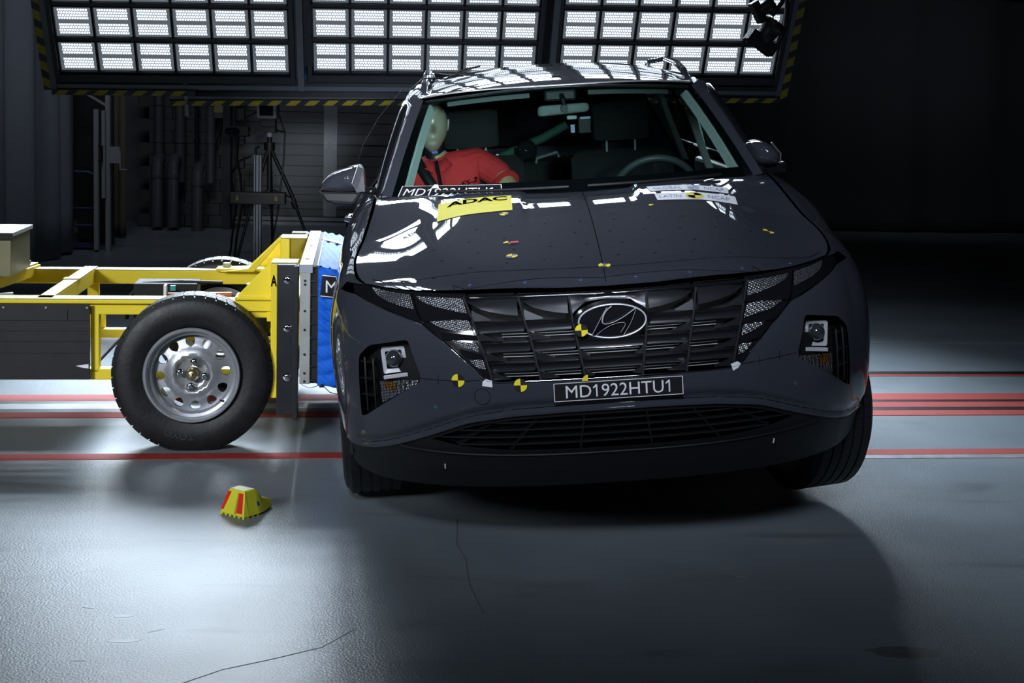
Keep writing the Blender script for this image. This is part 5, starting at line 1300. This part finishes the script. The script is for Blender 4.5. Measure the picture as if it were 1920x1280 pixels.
pen([(-.490,.19),(-.495,.235),(-.455,.185)], hp); pen([(.490,.19),(.500,.245),(.520,.20)], hp)
pen([(-.455 + .455*i/10, .185 - .03*i/10 + .015*math.sin(i*.31)) for i in range(11)], hp); pen([(.49 - .49*i/10, .190 - .03*i/10 + .012*math.sin(i*.31)) for i in range(11)], hp)
fp = lambda x, z: on_front(x, z, .0002)
pen([(-.628 + .0225*i, .631 - .004*math.sin(i*.3) ) for i in range(10)], fp); pen([(-.560,.645),(-.560,.615)], fp); pen([(.41 + .02*i, .630 + .002*i*.4) for i in range(11)], fp); pen([(.475,.645),(.475,.622)], fp); pen([(.548,.655),(.548,.625)], fp)
pen([(-.34 + .04*i, .6205) for i in range(4)], fp, .0008)
for i in range(8):
    x = -.62 + i*.18; y = tb(T_YF, abs(x)) + .035
    m = MB(); m.tube([hd(x-.006, y, .0002), hd(x+.006, y, .0002)], .0008, 4); m.tube([hd(x, y-.010, .0002), hd(x, y+.010, .0002)], .0008, 4); m.build('blue_cross', 'bluep', C)
for i, (x, y) in enumerate([(-.56+.125*a + .03*(b % 2), .34 + .13*b) for b in range(4) for a in range(10)]):
    if abs(x) > .62: continue
    m = MB(); m.tube([hd(x-.005, y, .0001), hd(x+.005, y, .0001)], .0012, 4); m.build('pen_dash', 'ink', C)
for x, z in ((-.575,.540), (.60,.540)):
    m = MB(); m.tube([on_front(x-.006, z, .0002), on_front(x+.006, z, .0002)], .0008, 4); m.tube([on_front(x, z-.008, .0002), on_front(x, z+.008, .0002)], .0008, 4); m.build('green_cross', 'teal', C)
m = MB(); m.add([on_front(x, z, .003) for x, z in ((-.418,.612),(-.386,.608),(-.386,.628),(-.405,.634),(-.416,.626))], [(0,1,2,3,4)]); m.build('white_tape', 'white', C)
m = MB(); m.add([on_front(x, z, .003) for x, z in ((.382,.612),(.400,.620),(.410,.632),(.398,.640),(.376,.634))], [(0,1,2,3,4)]); m.build('white_tape', 'white', C)
m = MB(); m.tube([on_front(-.42 + .025*math.cos(t), .578 + .025*math.sin(t), .0002) for t in [2*PI*i/28 for i in range(28)]], .0009, 4, closed=True); m.build('tow_cover_seam', 'ink', C)
pen([(x, tb(T_LOW, x) + .022) for x in [-.84 + .04*i for i in range(43)]], lambda x, z: on_front(x, z, .0004), .0012, 'bumper_seam')
for x, z, dx in ((-.555,.325,0), (.52,.345,.012)):
    m = MB(); m.tube([(lambda p: (p[0], p[1] + .0, p[2]))(on_body(x, z)), (lambda p: (p[0], p[1] + .0, p[2]))(on_body(x + dx*.2, z + .016))], .0022, 6); m.build('white_tab', 'white', C)
# thin cables
m = MB(); m.tube([(-.42,2.25,1.60),(-.47,2.20,1.60),(-.38,2.15,1.63),(-.34,2.2,1.64),(-.42,2.3,1.628),(-.50,2.2,1.59),(-.60,2.15,1.60),(-.66,2.12,1.55)], .004, 6); m.tube([(-.36,2.2,1.60),(-.50,2.24,1.612),(-.56,2.22,1.625)], .005, 6); m.build('roof_cable', 'black', C, smooth=60)
m = MB(); m.tube([(-.69,2.10,1.56),(-.80,1.95,1.44),(-.865,1.75,1.33),(-.885,1.6,1.25),(-.878,1.55,1.205)], .0016, 5); m.build('hanging_wire', 'black', C, smooth=60)
m = MB(); m.b2(-.885,-.870,1.54,1.55,1.190,1.206); m.build('wire_plug', 'white', C)
for sg, y0_, y1_ in ((1, 1.95, 1.50),):
    m = MB(); m.tube([(.655,2.10,1.495),(.665,2.0,1.455),(.70,1.86,1.375),(.735,1.68,1.275),(.765,1.55,1.20),(.790,1.46,1.14)], .004, 6); m.tube([(.77,1.44,1.13),(.765,1.42,1.105),(.74,1.40,1.10),(.735,1.385,1.09)], .004, 6); m.build('pillar_cable', 'alu', C, smooth=60)

# ================================================================ inside the car
m = MB(); rows = []
for v in range(8):
    t = v/7; rows.append([(.80*u, 1.22 + .24*u*u + .56*t, 1.075 + .045*math.sin(t*PI*.75) - .02*t - .10*max(0, t-.9)*10*.8) for u in [-1 + 2*i/24 for i in range(25)]])
m.loft(rows, wrap=False, cap=False); rows2 = [rows[-1], [(x, y + .02, z - .35) for x, y, z in rows[-1]]]; m.loft(rows2, wrap=False, cap=False); m.build('dashboard', 'dash', C, smooth=50)
m = MB(); m.b2(-.76, .76, 1.3, 3.9, .32, .36); m.b2(-.12, .12, 1.9, 2.7, .36, .62); m.build('cabin_floor', 'dash', C)
for sg in (1, -1):
    A = []
    for t in [i/14 for i in range(15)]:
        p = Vector(ws(sg*.935, .02 + .93*t)); A.append([p + Vector((0, .012, -.010)), p + Vector((sg*.035, .035, -.010)), p + Vector((sg*.075, .12, -.015)), p + Vector((sg*.055, .13, -.04)), p + Vector((-sg*.02, .05, -.03))])
    m = MB(); m.loft(A); m.build('pillar_trim', 'trimgrey', C, smooth=60)
    for y0_, y1_, w_ in ((2.66, 2.60, .07), (3.46, 3.50, .06)):
        A = []
        for t in [i/6 for i in range(7)]:
            x = sg*(.80 - .15*t - .02); y = y0_ + (y1_-y0_)*t; z = 1.08 + .46*t; A.append([(x, y-w_/2, z), (x, y+w_/2, z), (x - sg*.03, y+w_/3, z), (x - sg*.03, y-w_/3, z)])
        m = MB(); m.loft(A); m.build('side_pillar_trim', 'trimgrey', C, smooth=40)
    m = MB(); m.b2(sg*.82, sg*.90, 1.55, 3.5, .4, 1.09); m.build('door_card', 'dash', C, bevel=.02)
m = MB(); rows = [[(x, y, roof_fn(x, y)[2] - .035 - .03*sst(abs(abs(x)-.3)/.3)*0) for x in [-.60 + .1*i for i in range(13)]] for y in [2.05 + .15*j for j in range(15)]]
m.loft(rows, wrap=False, cap=False); m.build('headliner', 'visor', C, smooth=60)
for x0, x1 in ((-.50,-.13), (.13,.50)):
    m = MB(); A = []
    for i in range(9):
        t = i/8; x = x0 + (x1-x0)*t; y = 2.01 + .10*(x/.6)**2
        A.append([(x, y, 1.507 - .03*(x/.6)**2), (x, y + .15, 1.530 - .03*(x/.6)**2), (x, y + .15, 1.512 - .03*(x/.6)**2), (x, y - .005, 1.485 - .03*(x/.6)**2)])
    m.loft(A); m.build('sun_visor', 'visor', C, bevel=.004)
MR = empty('rear_view_mirror', (0, 0, 0)); MR.parent = C
m = MB(); P = rounded([(-.105,1.400),(.125,1.412),(.122,1.452),(-.10,1.448)], .018, 3); n = len(P)
m.loft([[(.01 + (x-.01)*k, 1.90 + d, 1.427 + (z-1.427)*k) for x, z in P] for k, d in ((1, .02), (1, 0), (.9, -.014), (.6, -.022))]); m.build('mirror_housing', 'visor', MR, smooth=40)
m = MB(); m.tube([(.015, 1.89, 1.43), (.01, 1.88, 1.47), (.0, 1.93, 1.51)], .012, 8); m.lathe([(1.862,.0),(1.862,.016),(1.88,.018)], 'y', 16, (.012, 0, 1.432)); m.build('mirror_mount', 'black', MR, smooth=50)
m = MB(); m.b2(-.07, .07, 1.90, 1.99, 1.465, 1.515); m.build('sensor_cover', 'black', C, bevel=.01)
# steering wheel
Sw = empty('steering_wheel', (.40, 1.93, 1.03), (math.radians(-62), 0, 0)); Sw.parent = C
m = MB(); m.tube([(.185*math.cos(t), .185*math.sin(t), 0) for t in [2*PI*i/48 for i in range(48)]], .016, 10, closed=True); m.build('wheel_rim', mat('grey_leather', (.06,.065,.07), .45), Sw, smooth=60)
m = MB(); m.lathe([(-.03,.0),(-.03,.06),(-.01,.075),(.02,.07),(.025,0)], 'z', 24)
for a in (0, PI, -PI/2): m.bar((.06*math.cos(a), .06*math.sin(a), 0), (.18*math.cos(a), .18*math.sin(a), 0), .03, .015)
m.build('wheel_hub', 'dash', Sw, smooth=30)
m = MB(); m.tube([(.40,1.93,1.03),(.40,1.75,.92)], .05, 12); m.build('steering_column', 'dash', C, smooth=60)
def cushion(prof, w_, n=12, fn=None):
    """upholstered slab: prof list of (y,z) closed outline; rounded to the sides"""
    m = MB(); rings = []
    for i in range(n + 1):
        u = -1 + 2*i/n; k = (1 - abs(u)**5*.28); cy = sum(p[0] for p in prof)/len(prof); cz = sum(p[1] for p in prof)/len(prof)
        rings.append([((w_/2)*math.sin(u*PI/2)*.5 + (w_/2)*u*.5, cy + (y-cy)*k, cz + (z-cz)*(1 - abs(u)**6*.12)) for y, z in prof])
    m.loft(rings); return m
def seat(name_x, y, head=True):
    S = empty('front_seat' if y < 3 else 'rear_seat', (name_x, y, 0)); S.parent = C
    cushion([(0,.55),(0,.66),(.04,.69),(.45,.66),(.52,.62),(.52,.52),(.04,.50)], .50).build('seat_cushion', 'cloth', S, smooth=50)
    cushion([(.45,.60),(.41,.75),(.46,.95),(.53,1.15),(.58,1.20),(.63,1.18),(.62,1.0),(.58,.75),(.56,.60)], .50).build('seat_back', 'cloth', S, smooth=50)
    cushion([(.51,1.245),(.49,1.31),(.52,1.40),(.56,1.43),(.61,1.41),(.62,1.33),(.60,1.25)], .27).build('head_rest', 'cloth', S, smooth=50)
    for dx in (-.07, .07):
        m = MB(); m.tube([(dx, .575, 1.17), (dx, .565, 1.27)], .006, 8); m.build('head_rest_post', 'alu', S, smooth=60)
    return S
seat(.335, 2.10); seat(-.40, 2.15)
S = empty('rear_bench', (0, 3.2, 0)); S.parent = C
cushion([(0,.50),(0,.62),(.45,.62),(.5,.55),(.5,.48)], 1.25).build('seat_cushion', 'cloth', S, smooth=50)
cushion([(.38,.60),(.36,.8),(.48,1.10),(.56,1.12),(.56,.6)], 1.25).build('seat_back', 'cloth', S, smooth=50)
# blue logo light points of the reversing cameras on board
m = MB(); m.b2(-.352, -.328, 2.92, 2.94, 1.270, 1.294); m.build('blue_tag', 'bluep', C)
# onboard high-speed camera and bracket between the seats
e2 = empty('onboard_camera', (.10, 2.75, 1.30)); e2.parent = C
m = MB(); m.b2(.03, .12, -.04, .06, -.02, .07); m.build('camera_body', 'black', e2, bevel=.008)
m = MB(); m.b2(.045, .10, -.042, -.038, .055, .066); m.b2(-.005, .015, -.042, -.03, -.01, .03); m.build('camera_label', mat('pale_blue_label', (.30,.45,.75), .4), e2)
m = MB(); m.b2(-.02, .03, -.02, .02, .055, .075); m.build('camera_clamp', 'trimgrey', e2, bevel=.006)
m = MB(); m.tube([(0,0,.03),(-.12,0,-.03),(-.28,.02,-.09),(-.36,.02,-.12),(-.37,.02,-.15)], .022, 10); m.build('camera_cable_sleeve', 'green', C, smooth=60, loc=(.08, 2.78, 1.30))
m = MB(); m.tube([(-.34,2.72,1.15),(-.30,2.74,1.17),(-.27,2.75,1.20)], .010, 8); m.build('camera_strap', 'trimgrey', C, smooth=60)
m = MB(); m.tube([(-.085,2.7,1.150),(-.08,2.7,1.175),(.02,2.7,1.20),(.03,2.7,1.175)], .009, 8); m.build('camera_bracket', 'pipe', C, smooth=60)
m = MB(); m.lathe([(0,.055),(.02,.052),(.04,.035),(.05,.0)], 'y', 24, (-.13, 2.70, 1.215)); m.v = [(x, 5.43 - y, z) for x, y, z in m.v]; m.build('round_cap', 'black_gloss', C, smooth=60)
# ================================================================ crash test dummy in the passenger seat
CM = C.matrix_world.copy()
CM = Matrix.Translation(C.location) @ C.rotation_euler.to_matrix().to_4x4()
D = empty('crash_test_dummy', (0, 0, 0), label='crash test dummy in a red polo shirt sitting behind the left side of the windscreen', category='dummy')
D.matrix_world = CM @ Matrix.Translation((-.50, 2.60, .62))
# dummy frame: x across, -y forward, z up, origin at the hip
def skin(name, joints, bones, mt, parent, lv=2):
    me = bpy.data.meshes.new(name); me.from_pydata([j[:3] for j in joints], bones, []); o = link_mesh(name, me, parent)
    me.materials.append(MT[mt]); md = o.modifiers.new('skin', 'SKIN'); 
    me.skin_vertices.new() if not me.skin_vertices else None
    for i, j in enumerate(joints):
        r = j[3]; me.skin_vertices[0].data[i].radius = (r, r) if not isinstance(r, tuple) else r
    me.skin_vertices[0].data[0].use_root = True
    sb = o.modifiers.new('sub', 'SUBSURF'); sb.levels = lv; sb.render_levels = lv
    return o
HX, HZ = -.084, .748          # head centre
J = [(0,0,0,(.15,.12)), (0,.01,.18,(.14,.11)), (-.02,.02,.40,(.16,.11)), (-.04,.02,.535,(.13,.09)), (-.07,.01,.585,(.055,.055)), (HX,-.02,.635,(.052,.055)),
     (.12,.02,.555,.062), (.215,.0,.505,.055), (.285,-.12,.415,.047), (.315,-.24,.375,.042), (.305,-.36,.30,.032), (.285,-.45,.25,.024),
     (-.19,.02,.52,.062), (-.255,.0,.44,.055), (-.27,-.12,.30,.045), (-.22,-.30,.18,.034), (-.17,-.40,.16,.024),
     (.10,-.10,-.02,.095), (.13,-.42,.02,.070), (.12,-.50,-.12,.058), (.12,-.55,-.22,.042), (.12,-.66,-.24,.03),
     (-.10,-.10,-.02,.095), (-.13,-.42,.02,.070), (-.12,-.50,-.12,.058), (-.12,-.55,-.22,.042), (-.12,-.66,-.24,.03)]
B = [(0,1),(1,2),(2,3),(3,4),(4,5),(3,6),(6,7),(7,8),(8,9),(9,10),(10,11),(3,12),(12,13),(13,14),(14,15),(15,16),(0,17),(17,18),(18,19),(19,20),(20,21),(0,22),(22,23),(23,24),(24,25),(25,26)]
# fingers
for hx, hy, hz, sg in ((.285,-.45,.25,1), (-.17,-.40,.16,-1)):
    root = len(J)
    hi = 11 if sg > 0 else 16
    J.append((hx, hy-.04, hz-.005, .022)); B.append((hi, root))
    for k, (dx, L) in enumerate(((-.026,.065),(-.009,.075),(.009,.070),(.025,.058))):
        i = len(J); J.append((hx+dx, hy-.06, hz-.005, .009)); J.append((hx+dx*1.15, hy-.06-L*.55, hz-.018, .008)); J.append((hx+dx*1.2, hy-.06-L*.85, hz-.042, .007)); B += [(root, i), (i, i+1), (i+1, i+2)]
    i = len(J); J.append((hx-sg*.035, hy-.025, hz-.012, .010)); J.append((hx-sg*.045, hy-.06, hz-.028, .009)); B += [(root, i), (i, i+1)]
BD = skin('body', J, B, 'skin', D)
# head with a moulded face
def head():
    m = MB(); rings = []; NV, NU = 40, 48
    g = lambda a, b, s, t: math.exp(-((a/s)**2 + (b/t)**2))
    for i in range(1, NV):
        ph = -PI/2 + PI*i/NV; z = math.sin(ph); r = []
        for j in range(NU):
            t = 2*PI*j/NU; x, y = math.cos(ph)*math.sin(t), -math.cos(ph)*math.cos(t)
            X, Y, Z = x*.076, y*.098, z*.126
            f = max(0, -y)                                    # faces the front
            jaw = max(0, -z); X *= 1 - .34*jaw**1.6; Y *= 1 - .10*jaw
            if y < 0: Y *= 1 - .06*abs(x)**2 ; Y += -.006*jaw*f
            fr_ = -f
            Y -= f*(.026*g(X, Z+.004, .0085, .016) + .030*g(X, Z+.016, .011, .011))      # nose ridge and tip
            Y -= f*.006*g(X, Z-.035, .045, .012)                                        # brow
            Y += f*(.012*g(X-.031, Z-.014, .017, .012) + .012*g(X+.031, Z-.014, .017, .012))  # eye sockets
            Y -= f*(.0055*g(X-.031, Z-.012, .011, .006) + .0055*g(X+.031, Z-.012, .011, .006))
            Y -= f*(.0075*g(X, Z+.048, .019, .0045) + .0085*g(X, Z+.058, .017, .005)); Y += f*.004*g(X, Z+.053, .022, .002)   # lips
            Y += f*.005*g(X, Z+.070, .02, .007); Y -= f*.009*g(X, Z+.090, .022, .014)   # chin
            Y -= f*.004*(g(X-.045, Z+.015, .018, .02) + g(X+.045, Z+.015, .018, .02))
            r.append((X, Y, Z))
        rings.append(r)
    m.loft(rings)
    for sg in (1, -1):   # ears
        A = []
        for k in range(9):
            t = k/8*PI*1.5 - .6; A.append((sg*(.074 + .006*math.sin(k*.4)), .008 + .014*math.cos(t+.5), .002 + .027*math.sin(t)))
        m.tube(A, .005, 6)
    return m
hm_ = head(); ho_ = hm_.build('head', 'face', D, smooth=60, loc=(HX, -.075, HZ), rot=(.0, .03, .06))
m = MB(); m.lathe([(-.075,.045),(-.02,.048),(.02,.05)], 'z', 20, (HX+.005, .0, .635)); m.build('neck_sleeve', 'black', D, smooth=50)
# red polo shirt over trunk and upper arms
SH = [(0,.0,.02,(.175,.145)), (0,.01,.18,(.170,.135)), (-.02,.02,.40,(.185,.130)), (-.04,.02,.540,(.135,.095)), (.12,.02,.560,.080), (.215,.0,.505,.076), (.247,-.052,.465,.070), (-.19,.02,.525,.080), (-.258,.0,.44,.074), (-.268,-.08,.345,.064)]
skin('polo_shirt', SH, [(0,1),(1,2),(2,3),(3,4),(4,5),(5,6),(3,7),(7,8),(8,9)], 'shirt', D)
m = MB(); m.tube([(.252,-.060,.461),(.259,-.072,.452)], .0675, 20); m.build('sleeve_cuff', 'shirt', D, smooth=50)
# collar
for sg in (1, -1):
    m = MB(); rows = []
    for k in range(10):
        t = k/9; a = PI*.98*t; r0 = .058; cx, cy = HX + .012, .0
        x0, y0_ = cx + sg*r0*math.sin(a), cy + r0*math.cos(a)*1.0
        drop = .035*t**2; rows.append([(x0, y0_ - .02*t, .612 - drop), (cx + sg*(r0+.018)*math.sin(a) + sg*.012*t, cy + (r0+.022)*math.cos(a) - .045*t, .588 - drop*1.4 - .012*t)])
    m.loft(rows, wrap=False, cap=False); o = m.build('collar', 'shirt', D, smooth=60); md = o.modifiers.new('t', 'SOLIDIFY'); md.thickness = .005
m = MB(); m.bar((HX+.010, -.112, .585), (-.055, -.125, .46), .018, .006); m.build('open_placket', 'sticker_black', D)
m = MB(); m.b2(HX-.008, HX+.020, -.10, -.09, .618, .630); m.build('blue_neck_tag', 'bluep', D)
m = MB(); add_text(m, 'ES-2', .075, .026, lambda x, y: (.082 + x + y*.2, -.1265 + abs(x)*.12 + y*.12, .475 + y + x*.30), bold=.01); m.build('chest_lettering', 'ink', D)
m = MB(); m.tube([(-.19,-.105,.385),(-.19,-.118,.385)], .010, 12); m.build('chest_button', mat('blue_button', (.10,.12,.40), .4), D, smooth=40)
# belt over the right shoulder of the dummy
m = MB(); A = [(-.235,.10,.65),(-.19,.02,.625),(-.15,-.085,.555),(-.09,-.135,.45),(-.02,-.150,.32),(.06,-.150,.17),(.12,-.12,.03)]
rows = [[(p[0]-.022, p[1], p[2]-.012), (p[0]+.022, p[1]-.004, p[2]+.012)] for p in A]
m.loft(rows, wrap=False, cap=False); o = m.build('seat_belt', 'black', C, smooth=60); md = o.modifiers.new('t', 'SOLIDIFY'); md.thickness = .003
o.location = (-.50, 2.60, .62)
